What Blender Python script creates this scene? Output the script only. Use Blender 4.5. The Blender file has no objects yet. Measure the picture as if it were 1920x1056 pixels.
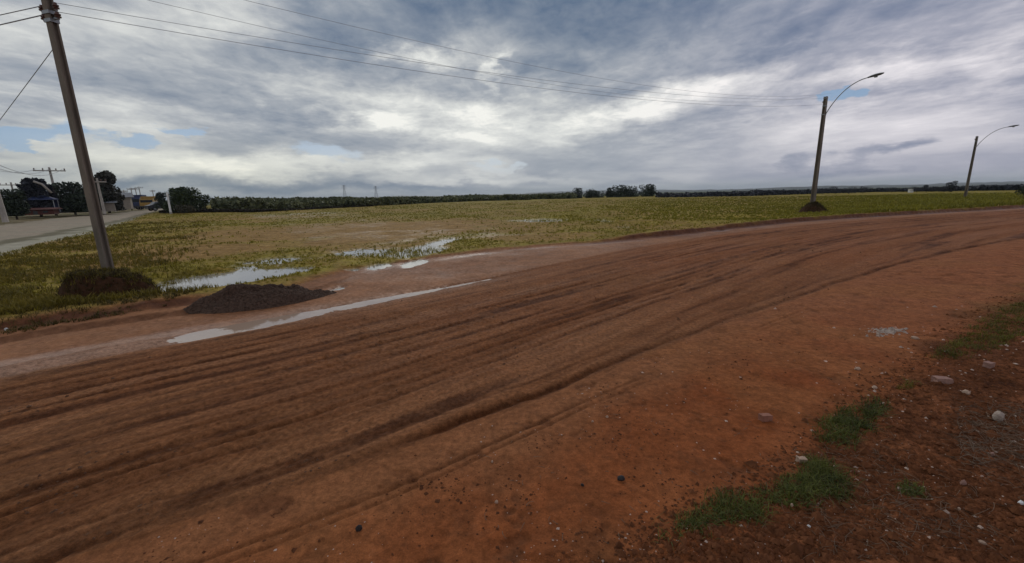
import bpy, bmesh, math, random
import numpy as np
from mathutils import Vector, Matrix, Euler

sc = bpy.context.scene
COL = sc.collection
rad = math.radians

# ------------------------------------------------------------------ camera
EYE = 1.70; PITCH = rad(11.9); ROLL = rad(1.3); FOC = 775.0
cam_d = bpy.data.cameras.new('camera'); cam = bpy.data.objects.new('camera', cam_d); COL.objects.link(cam)
cam_d.sensor_width = 36.0; cam_d.lens = 36.0 * FOC / 1920.0
cam_d.clip_start = 0.05; cam_d.clip_end = 12000
cam.matrix_world = Matrix.Translation((0, 0, EYE)) @ Euler((rad(90) - PITCH, 0, 0)).to_matrix().to_4x4() @ Matrix.Rotation(-ROLL, 4, 'Z')
sc.camera = cam

# ------------------------------------------------------------------ exposure
sc.view_settings.view_transform = 'Standard'; sc.view_settings.look = 'None'
sc.view_settings.exposure = 0.0; sc.view_settings.gamma = 1.0
sc.view_settings.use_curve_mapping = False
sc.render.engine = 'CYCLES'
sc.cycles.max_bounces = 5; sc.cycles.volume_bounces = 0

# ------------------------------------------------------------------ world: broken cloud over a Nishita sky
SUN_EL, SUN_AZ = 30.0, -9.0                       # behind the bright patch of cloud
world = bpy.data.worlds.new('World'); sc.world = world; world.use_nodes = True
nt = world.node_tree; nt.nodes.clear()
def nn(kind, **kw):
    n = nt.nodes.new(kind)
    for k, v in kw.items(): setattr(n, k, v)
    return n
def lk(a, b): nt.links.new(a, b)
def mth(op, a, b=None, c=None, clamp=False):
    n = nn('ShaderNodeMath', operation=op, use_clamp=clamp)
    for i, q in enumerate((a, b, c)):
        if q is None: continue
        if isinstance(q, (int, float)): n.inputs[i].default_value = q
        else: lk(q, n.inputs[i])
    return n.outputs[0]
def mapr(v, a, b, c, d, smooth=True):
    n = nn('ShaderNodeMapRange'); n.interpolation_type = 'SMOOTHSTEP' if smooth else 'LINEAR'
    for i, q in enumerate((a, b, c, d)):
        n.inputs[i + 1].default_value = q
    lk(v, n.inputs[0]); return n.outputs[0]
def mixc(f, a, b, blend='MIX'):
    n = nn('ShaderNodeMix', data_type='RGBA', blend_type=blend)
    if isinstance(f, (int, float)): n.inputs[0].default_value = f
    else: lk(f, n.inputs[0])
    for i, q in ((6, a), (7, b)):
        if isinstance(q, tuple): n.inputs[i].default_value = q + (1,)
        else: lk(q, n.inputs[i])
    return n.outputs[2]
def noise(vec, scale, detail, rough=0.5, dist=0.0, out=0):
    n = nn('ShaderNodeTexNoise'); n.inputs['Scale'].default_value = scale
    n.inputs['Detail'].default_value = detail; n.inputs['Roughness'].default_value = rough
    n.inputs['Distortion'].default_value = dist; lk(vec, n.inputs['Vector']); return n.outputs[out]
def srgb(r, g, b):
    f = lambda c: (c / 255 / 12.92) if c <= 10 else ((c / 255 + 0.055) / 1.055) ** 2.4
    return (f(r), f(g), f(b))
tc = nn('ShaderNodeTexCoord'); sep = nn('ShaderNodeSeparateXYZ'); lk(tc.outputs['Generated'], sep.inputs[0])
DX, DY, DZ = sep.outputs
zc = mth('MAXIMUM', DZ, 0.0)
AZ = mth('MULTIPLY', mth('ARCTAN2', DX, DY), 57.2958)
EL = mth('MULTIPLY', mth('ARCSINE', DZ), 57.2958)
den = mth('ADD', zc, 0.10)
cmb = nn('ShaderNodeCombineXYZ'); lk(mth('DIVIDE', DX, den), cmb.inputs[0]); lk(mth('DIVIDE', DY, den), cmb.inputs[1])
def mapping(vec, loc=(0, 0, 0), rot=0.0, scl=(1, 1, 1), kind='POINT'):
    m = nn('ShaderNodeMapping', vector_type=kind); lk(vec, m.inputs[0])
    m.inputs[1].default_value = loc; m.inputs[2].default_value = (0, 0, rot); m.inputs[3].default_value = scl
    return m.outputs[0]
streak = mapping(cmb.outputs[0], rot=rad(6), scl=(1.0, 0.60, 1))   # cloud deck, streets running away from the viewer
nA = noise(streak, 0.55, 3, 0.5, 0.4)
nB = noise(streak, 1.5, 9, 0.62, 0.6)
nC = noise(mapping(cmb.outputs[0], loc=(3, 7, 0), rot=rad(-25), scl=(1, .85, 1)), 2.6, 9, 0.62, 0.25)
# angular coordinates, ragged by noise
ae = nn('ShaderNodeCombineXYZ'); lk(AZ, ae.inputs[0]); lk(EL, ae.inputs[1])
wn = noise(mapping(ae.outputs[0], scl=(0.10, 0.24, 1)), 1.0, 7, 0.62, out=1)
wv = nn('ShaderNodeVectorMath', operation='SUBTRACT'); lk(wn, wv.inputs[0]); wv.inputs[1].default_value = (.5, .5, .5)
ws = nn('ShaderNodeVectorMath', operation='MULTIPLY'); lk(wv.outputs[0], ws.inputs[0]); ws.inputs[1].default_value = (17, 6.5, 0)
wa = nn('ShaderNodeVectorMath', operation='ADD'); lk(ae.outputs[0], wa.inputs[0]); lk(ws.outputs[0], wa.inputs[1])
AE = wa.outputs[0]
hn = noise(mapping(ae.outputs[0], loc=(5, 2, 0), scl=(0.10, 0.50, 1)), 1.0, 8, 0.62, 0.3)   # low streaky stratus
def blobs(lst, start):
    acc = start
    for (a, e, ra, re, rot, w) in lst:
        m = mapping(AE, (a, e, 0), rad(rot), (ra, re, 1), 'TEXTURE')
        ln = nn('ShaderNodeVectorMath', operation='LENGTH'); lk(m, ln.inputs[0])
        acc = mth('ADD', acc, mapr(ln.outputs['Value'], 1.0, 0.0, 0.0, w))
    return acc
SHADE = [   # azimuth, elevation, half widths (degrees), tilt, weight
    (4.7, 22.7, 38.1, 6.3, -3.0, -0.38),
    (15.1, 18.3, 23.6, 4.8, 2.0, -0.18),
    (-19.9, 18.0, 17.6, 4.3, -5.0, -0.22),
    (-24.8, 14.9, 10.9, 3.4, -7.0, -0.18),
    (-8.5, 20.8, 14.9, 3.6, 2.0, -0.12),
    (-36.7, 11.1, 10.6, 3.4, -6.0, -0.1),
    (-45.3, 11.3, 5.8, 3.0, 9.0, -0.05),
    (-31.0, 18.8, 8.4, 3.2, 9.0, 0.26),
    (-43.8, 15.7, 10.3, 3.8, 13.0, 0.12),
    (-22.7, 13.5, 10.0, 2.9, -9.0, 0.3),
    (-17.7, 9.4, 5.8, 1.4, 11.0, 0.15),
    (-10.5, 11.1, 14.6, 3.6, -3.0, 0.27),
    (-6.5, 7.9, 9.5, 1.8, 0.0, 0.12),
    (-10.1, 17.0, 8.3, 1.7, -10.0, 0.42),
    (-1.4, 15.3, 3.1, 1.8, 30.0, 0.35),
    (-17.1, 9.1, 8.9, 2.5, 1.0, 0.25),
    (-14.5, 17.0, 4.4, 1.0, 3.0, 0.2),
    (-3.7, 8.6, 13.6, 3.8, 19.0, 0.3),
    (10.2, 9.1, 17.8, 3.0, 11.0, 0.36),
    (23.9, 11.4, 15.3, 2.6, 10.0, 0.26),
    (37.8, 11.0, 12.9, 2.1, 2.0, 0.3),
    (47.1, 9.7, 5.9, 2.1, 7.0, 0.28),
    (35.5, 16.6, 21.6, 4.0, 2.0, -0.24),
    (45.0, 13.1, 10.2, 2.6, 0.0, -0.14),
    (28.0, 14.6, 14.6, 2.4, 5.0, -0.14),
    (6.7, 14.5, 11.6, 2.4, -9.0, -0.22),
    (-6.7, 4.6, 12.8, 2.3, -1.0, 0.15),
    (36.7, 6.1, 18.9, 4.4, -2.0, 0.3),
    (38.4, 2.6, 3.6, 0.9, 0.0, -0.2),
    (34.5, 2.7, 2.0, 0.9, -3.0, -0.2),
    (40.4, 3.3, 1.4, 0.9, 3.0, -0.2),
    (42.4, 3.1, 2.3, 0.9, 2.0, -0.35),
    (39.0, 1.4, 4.6, 0.9, -3.0, -0.2),
    (44.7, 2.8, 10.5, 3.9, -4.0, 0.06),
    (20.2, 3.8, 8.6, 4.5, -3.0, 0.06),
    (-44.4, 6.5, 10.7, 1.8, 4.0, 0.18),
    (-36.8, 4.3, 22.0, 2.2, 0.0, 0.32),
    (-17.6, 4.0, 22.2, 1.6, -0.0, 0.22),
    (-4.0, 2.2, 20.4, 1.2, -1.0, 0.22),
    (-30.8, 1.8, 18.3, 1.3, -0.0, -0.36),
    (-12.5, 1.2, 13.5, 1.0, -1.0, -0.26),
    (-42.2, 2.2, 5.4, 0.9, 1.0, -0.18),
    (20.3, 0.8, 21.7, 0.9, -2.0, -0.08),
    (-37.0, 8.8, 11.2, 1.8, -1.0, 0.1),
    (-25.5, 9.6, 9.8, 2.2, -11.0, -0.18),
    (-29.1, 6.9, 10.5, 1.6, 3.0, -0.1),
]
BLUE = [   # azimuth, elevation, half widths (degrees), tilt, weight
    (-47.5, 6.0, 4.8, 1.5, 10.0, 1.3),
    (-48.8, 5.6, 2.8, 0.9, 5.0, 0.6),
    (-37.9, 7.4, 4.3, 0.9, 5.0, 1.2),
    (-42.2, 5.9, 3.6, 0.9, 4.0, 1.0),
    (-22.5, 5.1, 7.6, 1.6, -2.0, 0.9),
    (-1.4, 3.3, 6.1, 1.0, -1.0, 1.2),
    (36.8, 9.1, 2.0, 0.9, -2.0, 1.2),
    (19.5, 3.5, 4.4, 3.7, -3.0, 0.18),
    (-23.5, 7.0, 6.1, 1.5, 1.0, 0.25),
]
V = blobs(SHADE, 0.62)
B = blobs(BLUE, 0.0)
lowk = mapr(EL, 2.0, 11.0, 1.0, 0.0)
hik = mapr(EL, 2.0, 11.0, 0.0, 1.0)
V = mth('ADD', V, mth('MULTIPLY', mth('SUBTRACT', nA, 0.5), 0.35))
V = mth('ADD', V, mth('MULTIPLY', mth('MULTIPLY', mth('SUBTRACT', nB, 0.5), 0.68), hik))
V = mth('ADD', V, mth('MULTIPLY', mth('MULTIPLY', mth('SUBTRACT', nC, 0.5), 0.55), hik))
nD = noise(mapping(cmb.outputs[0], loc=(1, 4, 0), rot=rad(30), scl=(1, .8, 1)), 8.5, 6, 0.6, 0.6)
V = mth('ADD', V, mth('MULTIPLY', mth('MULTIPLY', mth('SUBTRACT', nD, 0.5), 0.34), hik))
V = mth('ADD', V, mth('MULTIPLY', mth('MULTIPLY', mth('SUBTRACT', hn, 0.5), 0.5), mapr(EL, 3.0, 12.0, 1.0, 0.25)))
V = mth('MULTIPLY_ADD', V, 0.90, 0.06)
cr = nn('ShaderNodeValToRGB'); lk(V, cr.inputs[0])
els = cr.color_ramp.elements
stops = [(0.0, (72, 92, 117)), (0.22, (98, 116, 140)), (0.42, (134, 145, 160)), (0.60, (166, 172, 180)), (0.76, (199, 202, 203)), (0.90, (224, 226, 223)), (1.0, (247, 247, 241))]
els[0].position, els[0].color = stops[0][0], srgb(*stops[0][1]) + (1,)
els[1].position, els[1].color = stops[1][0], srgb(*stops[1][1]) + (1,)
for p, c in stops[2:]:
    e = els.new(p); e.color = srgb(*c) + (1,)
cloud = cr.outputs[0]
# cool violet cloud to the right, faintly warm to the left, near the horizon
cloud = mixc(mapr(AZ, 5, 45, 0, 1), cloud, mixc(1.0, cloud, (1.03, 0.975, 1.06), 'MULTIPLY'))
warm = mth('MULTIPLY', mapr(AZ, -5, -40, 0, 1), mapr(EL, 1.5, 9, 1, 0))
cloud = mixc(warm, cloud, mixc(1.0, cloud, (1.03, 1.02, 0.93), 'MULTIPLY'))
cloud = mixc(1.0, cloud, (10.0, 10.0, 10.0), 'MULTIPLY')
sky = nn('ShaderNodeTexSky'); sky.sky_type = 'NISHITA'; sky.sun_disc = False
sky.sun_elevation = rad(SUN_EL); sky.sun_rotation = rad(SUN_AZ); sky.altitude = 50
skyc = mixc(0.75, sky.outputs[0], tuple(10 * c for c in srgb(118, 152, 190)))
bm_ = mth('ADD', B, mth('MULTIPLY', mth('SUBTRACT', noise(streak, 2.6, 8, 0.6), 0.5), 0.5))
bm_ = mapr(bm_, 0.28, 0.75, 0.0, 0.85)
final = mixc(bm_, cloud, skyc)
final = mixc(mapr(EL, 0.0, 1.6, 0.55, 0.0), final, tuple(10 * c for c in srgb(168, 178, 184)))
bg = nn('ShaderNodeBackground'); bg.inputs[1].default_value = 0.1; lk(final, bg.inputs[0])
wo = nn('ShaderNodeOutputWorld'); lk(bg.outputs[0], wo.inputs[0])
world.cycles.sampling_method = 'MANUAL'; world.cycles.sample_map_resolution = 1024

# ------------------------------------------------------------------ sun, diffused by the cloud
sl = bpy.data.lights.new('sun', 'SUN'); sl.energy = 0.6; sl.angle = rad(14); sl.color = (1.0, 0.95, 0.88)
sun = bpy.data.objects.new('sun', sl); COL.objects.link(sun)
sdir = Vector((math.sin(rad(SUN_AZ)) * math.cos(rad(SUN_EL)), math.cos(rad(SUN_AZ)) * math.cos(rad(SUN_EL)), math.sin(rad(SUN_EL))))
sun.rotation_euler = sdir.to_track_quat('Z', 'Y').to_euler(); sun.location = (0, 0, 40)

# ================================================================== helpers
rng = np.random.default_rng(11); random.seed(11)
CP, SP, CR, SR = math.cos(PITCH), math.sin(PITCH), math.cos(ROLL), math.sin(ROLL)
def ray(px, py):                                   # direction seen at a point of the 1920 x 1056 picture
    a = (px - 960) / FOC; b = -(py - 528) / FOC
    a, b = a * CR + b * SR, -a * SR + b * CR
    return Vector((a, CP + b * SP, -SP + b * CP))
def G(px, py, z=0.0):                              # where that direction meets the level z
    d = ray(px, py); t = (z - EYE) / d.z; return (d.x * t, d.y * t)
def AT(px, py, D):                                 # the point at horizontal distance D
    d = ray(px, py); t = D / math.hypot(d.x, d.y); return Vector((d.x * t, d.y * t, EYE + d.z * t))
_perm = np.random.default_rng(5).permutation(4096); _perm = np.concatenate([_perm, _perm])
_gv = np.random.default_rng(6).uniform(-1, 1, 4096)
def vnoise(x, y):                                  # smooth value noise, -1..1
    xi = np.floor(x).astype(np.int64); yi = np.floor(y).astype(np.int64)
    fx = x - xi; fy = y - yi
    ux = fx * fx * fx * (fx * (fx * 6 - 15) + 10); uy = fy * fy * fy * (fy * (fy * 6 - 15) + 10)
    def h(i, j): return _gv[_perm[(i & 4095)] ^ (j * 73 & 4095)]
    a = h(xi, yi); b = h(xi + 1, yi); c = h(xi, yi + 1); d = h(xi + 1, yi + 1)
    return (a + (b - a) * ux) + ((c + (d - c) * ux) - (a + (b - a) * ux)) * uy
def fbm(x, y, o=4, g=0.5, off=0.0):
    s = 0; a = 1; t = 0
    for k in range(o):
        s = s + a * vnoise(x + 17.3 * k + off, y - 9.1 * k + off * 1.7); t += a; a *= g
        x, y = 2.03 * (x * 0.8 - y * 0.6), 2.03 * (x * 0.6 + y * 0.8)
    return s / t
def sstep(a, b, v):
    t = np.clip((v - a) / (b - a), 0, 1); return t * t * (3 - 2 * t)
def pdist(X, Y, pts):
    """signed distance (positive to the left of the line's direction) and arc length"""
    best = np.full(X.shape, 1e9); sg = np.ones(X.shape); arc = np.zeros(X.shape); acc = 0.0
    for (x0, y0), (x1, y1) in zip(pts[:-1], pts[1:]):
        dx, dy = x1 - x0, y1 - y0; L = math.hypot(dx, dy)
        t = np.clip(((X - x0) * dx + (Y - y0) * dy) / (L * L), 0, 1)
        ex = X - x0 - t * dx; ey = Y - y0 - t * dy; d = np.hypot(ex, ey)
        m = d < best
        best = np.where(m, d, best); sg = np.where(m, np.sign(dx * ey - dy * ex), sg); arc = np.where(m, acc + t * L, arc); acc += L
    sg = np.where(sg == 0, 1, sg)
    return best * sg, arc
def smooth_line(pts, n=60):
    """Catmull-Rom through the points"""
    P = [np.array(p, float) for p in pts]; P = [2 * P[0] - P[1]] + P + [2 * P[-1] - P[-2]]; out = []
    per = max(2, n // (len(pts) - 1))
    for i in range(1, len(P) - 2):
        for k in range(per):
            t = k / per; a, b, c, d = P[i - 1], P[i], P[i + 1], P[i + 2]
            out.append(tuple(0.5 * ((2 * b) + (c - a) * t + (2 * a - 5 * b + 4 * c - d) * t * t + (3 * b - a - 3 * c + d) * t ** 3)))
    out.append(tuple(P[-2])); return out
def relax(line, it=30):
    P = np.array(line)
    for _ in range(it): P[1:-1] = P[1:-1] * .5 + (P[:-2] + P[2:]) * .25
    return [tuple(p) for p in P]
def ell(X, Y, cx, cy, rx, ry, rot=0.0):
    c, s = math.cos(rad(rot)), math.sin(rad(rot)); dx, dy = X - cx, Y - cy
    return np.hypot((dx * c + dy * s) / rx, (-dx * s + dy * c) / ry)

# ------------------------------------------------------------------ guide lines on the ground
FAR = smooth_line([(-19, -9), (-11.5, -1.0)] + [G(*p) for p in [(0, 690), (300, 628), (520, 595), (640, 565), (880, 532), (1100, 480), (1300, 444), (1500, 420), (1700, 407), (1920, 393)]] + [(60, 37), (110, 60)], 72)
GRASS = smooth_line([(-17, -6), (-10.5, 0.8)] + [G(*p) for p in [(0, 627), (170, 603), (330, 578), (480, 560), (590, 530), (650, 508), (830, 480), (1000, 462), (1150, 452), (1300, 436), (1500, 414), (1700, 402), (1920, 389)]] + [(62, 40), (112, 66)], 80)
NEAR = smooth_line([(-16, -16), (-5.5, -1.2)] + [G(*p) for p in [(100, 1056), (250, 1010), (600, 900), (930, 775), (1250, 650), (1400, 590), (1700, 490), (1920, 440)]] + [(40, 22), (62, 27), (118, 36)], 72)
VERGE = smooth_line([(-9, -9), (-1.0, 0.6)] + [G(*p) for p in [(1200, 1056), (1330, 965), (1500, 870), (1600, 770), (1740, 650), (1900, 545)]] + [(14, 9.5), (30, 13), (80, 18)], 56)
SIDE_N = [(-14, 2)] + [G(*p) for p in [(0, 457), (100, 439), (200, 419), (300, 396)]] + [(-100, 124), (-260, 330)]
SIDE_F = [(-36, 22)] + [G(*p) for p in [(0, 425), (100, 412), (200, 404), (300, 391)]] + [(-122, 150), (-280, 350)]
STRIP_N = [(-11.5, 1.5)] + [G(*p) for p in [(0, 486), (60, 469), (120, 452), (180, 437), (280, 402)]]

FAR = relax(FAR, 25); NEAR = relax(NEAR, 25); GRASS = relax(GRASS, 8)
WET = []                                           # puddle beds: centre, radii, tilt, depth
def wet(px, py, wpx, hpx, depth=0.06, rot=None):
    a = G(px - wpx, py); b = G(px + wpx, py); t = G(px, py - hpx); u = G(px, py + hpx); c = G(px, py)
    rx = math.hypot(b[0] - a[0], b[1] - a[1]) / 2; ry = math.hypot(t[0] - u[0], t[1] - u[1]) / 2
    WET.append((c[0], c[1], rx, ry, math.degrees(math.atan2(b[1] - a[1], b[0] - a[0])) if rot is None else rot, depth))
wet(385, 533, 95, 20, .12); wet(470, 513, 95, 14, .10); wet(535, 512, 45, 13, .09); wet(300, 535, 40, 12, .07)
wet(660, 505, 22, 4, .05); wet(712, 497, 24, 8, .06); wet(778, 492, 22, 9, .06); wet(790, 470, 50, 14, .065); wet(822, 455, 24, 10, .07)
wet(690, 472, 70, 9, .06); wet(500, 490, 70, 12, .06)
wet(1005, 413, 75, 4, .05); wet(1150, 413, 50, 4, .05); wet(1230, 428, 110, 8, .045); wet(1380, 412, 70, 4, .045)
wet(200, 540, 50, 12, .03); wet(70, 505, 50, 10, .05); wet(350, 425, 40, 5, .05); wet(330, 445, 60, 3, .05)
wet(345, 548, 50, 13, .11); wet(420, 520, 120, 12, .08); wet(632, 540, 14, 6, .06)
WZ = -0.030                                        # water level

PILES = []                                         # (name, centre, radii, tilt, height) of heaps lying on the ground

def fields(X, Y):
    f = {}
    f['far'], f['s'] = pdist(X, Y, FAR)            # + on the field side
    f['sl'] = 0.83 * X + 0.56 * Y + 12; f['s'] = f['sl'] + 9.0
    f['near'], sn = pdist(X, Y, NEAR)
    f['grass'], f['sg'] = pdist(X, Y, GRASS)
    f['verge'], _ = pdist(X, Y, VERGE)
    f['sideN'], f['ss'] = pdist(X, Y, SIDE_N)
    f['sideF'], _ = pdist(X, Y, SIDE_F)
    f['strip'], _ = pdist(X, Y, STRIP_N)
    df = -f['far']; dn = f['near']
    f['v'] = df / np.maximum(df + dn, 0.3)         # 0 at the far edge of the road, 1 at the near edge
    f['v'] = np.where(df + dn < 0.3, np.where(df > 0, 1.0, 0.0), f['v'])
    f['r'] = np.hypot(X, Y)
    return f
def height(X, Y, f=None, fine=True):
    X = np.asarray(X, float); Y = np.asarray(Y, float)
    if f is None: f = fields(X, Y)
    r, v, s = f['r'], f['v'], f['s']
    Wd = 4.6 + 0.12 * np.clip(s - 18, 0, 60)
    lat = v * Wd                                   # metres across the road
    road = sstep(-0.02, 0.05, v) * sstep(1.03, 1.0, v)
    sm = s; s = f['sl']
    wob = 0.05 * vnoise(s * 0.25, s * 0 + 3.1) + 0.02 * vnoise(s * 1.1, s * 0 + 9.1)
    z = np.zeros_like(X)
    # broad ruts and treads along the road
    q = lat + wob
    rut = 0.012 * fbm(q * 1.7, s * 0.10, 2, 0.6, 2.0) + 0.011 * fbm(q * 4.5, s * 0.25, 2, 0.6, 7.0) + 0.009 * fbm(q * 11, s * 0.6, 3, 0.6, 4.0) + 0.004 * fbm(X * 16, Y * 16, 3, .6, 2)
    grv = np.zeros_like(X)
    for (c, wd, dp) in ((0.42, .05, .016), (0.78, .04, .014), (1.12, .05, .016), (1.36, .03, .012), (1.70, .05, .018), (1.98, .03, .012), (2.24, .045, .018), (2.42, .03, .014), (2.62, .04, .018), (2.86, .05, .016), (3.12, .035, .018), (3.33, .05, .020), (3.52, .03, .014), (3.74, .045, .020), (3.98, .035, .016), (4.18, .04, .018)):
        e = q + 0.06 * vnoise(s * 0.2 + c * 31, s * 0 + c) + .018 * vnoise(s * 3.1 + c * 5, s * 0 + c) - c
        amp = np.clip((0.45 if c < 4.3 else 0.95) + 0.9 * vnoise(s * 0.45 + c * 11, s * 0 + 2 * c) + .45 * vnoise(s * 2.6 + c * 7, s * 0 + c), 0, 1.6)
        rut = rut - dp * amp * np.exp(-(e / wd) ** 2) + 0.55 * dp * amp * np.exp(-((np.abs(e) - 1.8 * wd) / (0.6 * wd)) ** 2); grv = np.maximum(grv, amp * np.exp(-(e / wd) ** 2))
    ed = f['near'] - .07 + .03 * vnoise(s * 1.2, s * 0 + 4) + .012 * vnoise(s * 7, s * 0 + 5)
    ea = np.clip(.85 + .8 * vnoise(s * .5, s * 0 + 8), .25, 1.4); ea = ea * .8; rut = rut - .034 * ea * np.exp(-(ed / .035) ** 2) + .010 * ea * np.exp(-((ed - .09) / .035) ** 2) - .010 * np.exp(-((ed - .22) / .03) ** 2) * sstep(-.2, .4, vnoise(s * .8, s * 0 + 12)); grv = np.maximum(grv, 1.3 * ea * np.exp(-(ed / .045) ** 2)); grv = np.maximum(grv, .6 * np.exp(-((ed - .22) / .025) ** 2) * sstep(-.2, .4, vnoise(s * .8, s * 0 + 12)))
    # tread marks across the wheel ruts, clods
    lug = sstep(0.0, 0.4, vnoise(q * 1.6 + 40, s * 0.22)) * np.maximum(0, np.sin((s + 0.5 * q) * 62 + 2 * vnoise(q * 6, s * 2))) * 0.007
    clod = 0.020 * sstep(0.05, 0.7, fbm(X * 13, Y * 13, 3, 0.65, 3)) * sstep(-0.3, 0.5, vnoise(q * 1.1 + 9, s * 0.2))
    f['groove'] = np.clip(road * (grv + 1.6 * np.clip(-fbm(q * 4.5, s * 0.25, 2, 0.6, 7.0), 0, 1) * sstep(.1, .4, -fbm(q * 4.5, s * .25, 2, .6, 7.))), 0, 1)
    z = z + road * (0.80 * rut + (lug + clod if fine else 0) - 0.004)
    sl_ = s; s = sm
    # water lies in the channel under the far edge
    u = -f['far']
    ch = np.exp(-((u - 0.08 - .08 * sstep(24, 21.5, s)) / (0.085 + .16 * sstep(25, 22, s))) ** 2) * sstep(19.8, 20.6, s) * sstep(27.5, 25, s) + 0.15 * np.exp(-((u - 0.45) / 0.42) ** 2) * sstep(22.5, 17, s)
    ch = ch * np.clip(1.0 + (.7 + .5 * sstep(23, 25, s)) * fbm(X * 1.4, Y * 1.4, 3, .6, 88), .62 - .35 * sstep(23, 25, s), 1.4)
    z = z - 0.066 * ch
    # smooth clay shoulder on the near side with faint wheel marks
    sh = sstep(1.0, 1.03, v); w2 = -f['near']
    shh = 0.018 * sstep(0, 0.5, w2) + 0.006 * fbm(w2 * 3.2, sl_ * 0.15, 3, 0.6, 12) + 0.014 * fbm(X * 1.3, Y * 1.3, 3, 0.5, 8) + 0.007 * fbm(X * 4.5, Y * 4.5, 3, 0.6, 18) - .012 * sstep(.35, .6, fbm(X * 5, Y * 5, 3, .6, 81)) + 0.0035 * fbm(X * 16, Y * 16, 3, .6, 1)
    w3 = w2 + .03 * vnoise(sl_ * .5, sl_ * 0); ga = sstep(-.35, .3, vnoise(sl_ * .9, sl_ * 0 + 3)); shh = shh - ga * (0.016 * np.exp(-((w3 - 0.34) / 0.018) ** 2) + 0.012 * np.exp(-((w3 - 0.42) / 0.014) ** 2)) + 0.008 * np.exp(-((w2 - 0.05) / 0.05) ** 2)
    z = z * (1 - sh) + sh * shh
    # rough verge with clods
    vg = sstep(0.12, -0.25, f['verge'] + 0.15 * fbm(X * 2.5, Y * 2.5, 3, .5, 31)) * sh
    z = z + vg * (0.03 + 0.035 * fbm(X * 2.2, Y * 2.2, 3, 0.55, 5) + (0.020 * np.abs(fbm(X * 9, Y * 9, 3, 0.6, 6)) + 0.012 * fbm(X * 30, Y * 30, 2, .5, 6) if fine else 0))
    # mud flat between road and field; grassy field a step higher
    fl = sstep(0.0, 0.25, f['far'])
    step_k = 0.35 + 0.65 * np.maximum(sstep(22.0, 20.0, s), sstep(30.0, 35.0, s))
    gj = f['grass'] + 0.12 * fbm(X * 1.6, Y * 1.6, 3, .55, 20)
    up = sstep(-0.10, 0.10, gj) * (0.10 + .07 * sstep(30, 36, s)) * step_k
    up = up * (1 - 0.8 * sstep(2.0, 4.5, f['grass']) * (X < 6)) 
    und = 0.014 * fbm(X * 0.35, Y * 0.35, 3, 0.5, 14) + 0.014 * fbm(X * 1.2, Y * 1.2, 3, 0.5, 15) + 0.008 * fbm(X * 5, Y * 5, 2, .5, 16)
    und = und + 0.10 * fbm(X * 0.035, Y * 0.035, 2, 0.5, 19) * sstep(30, 90, r)
    z = z + fl * (und * (0.7 + 0.7 * sstep(0, 1, gj)) + up - 0.012 * np.exp(-((f['grass'] + 0.35) / 0.2) ** 2))
    z = z + fl * 0.035 * sstep(-0.6, -0.15, f['grass']) * sstep(0.2, -0.1, f['grass']) * sstep(24, 28, s) * fbm(X * 1.0, Y * 1.0, 2, .5, 3)
    gl = f['grass'] + .5 + .10 * fbm(s * .9, s * 0, 3, .6, 3)
    z = z + fl * .07 * sstep(24, 21, s) * sstep(-.03, .04, gl)
    for (cx, cy, rx, ry, rot, dp) in WET:
        e = ell(X, Y, cx, cy, rx, ry, rot)
        k = sstep(1.25, 0.55, e + 0.25 * fbm(X * 1.8, Y * 1.8, 3, .6, 25))
        z = z * (1 - 0.6 * k) - k * dp * fl + k * fl * .9 * dp * np.clip(fbm(X * 3.3, Y * 3.3, 3, .65, 27) * 2.2 - .05, 0, 1) * sstep(.35, .95, e)
    z = z + 0.35 * sstep(35, 75, r) * sstep(15, 40, X) * fl * 0   # level plateau
    # left side road a little lower, its kerb strip rough
    sd = sstep(0.3, -0.3, f['sideF']) if False else 1.0
    z = z - 0.9 * sstep(140, 260, r) * sstep(-60, 0, X) - 3.0 * sstep(160, 500, r) * sstep(-40, 60, X)
    z = z + 0.03 * (r < 0)
    return z

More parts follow.
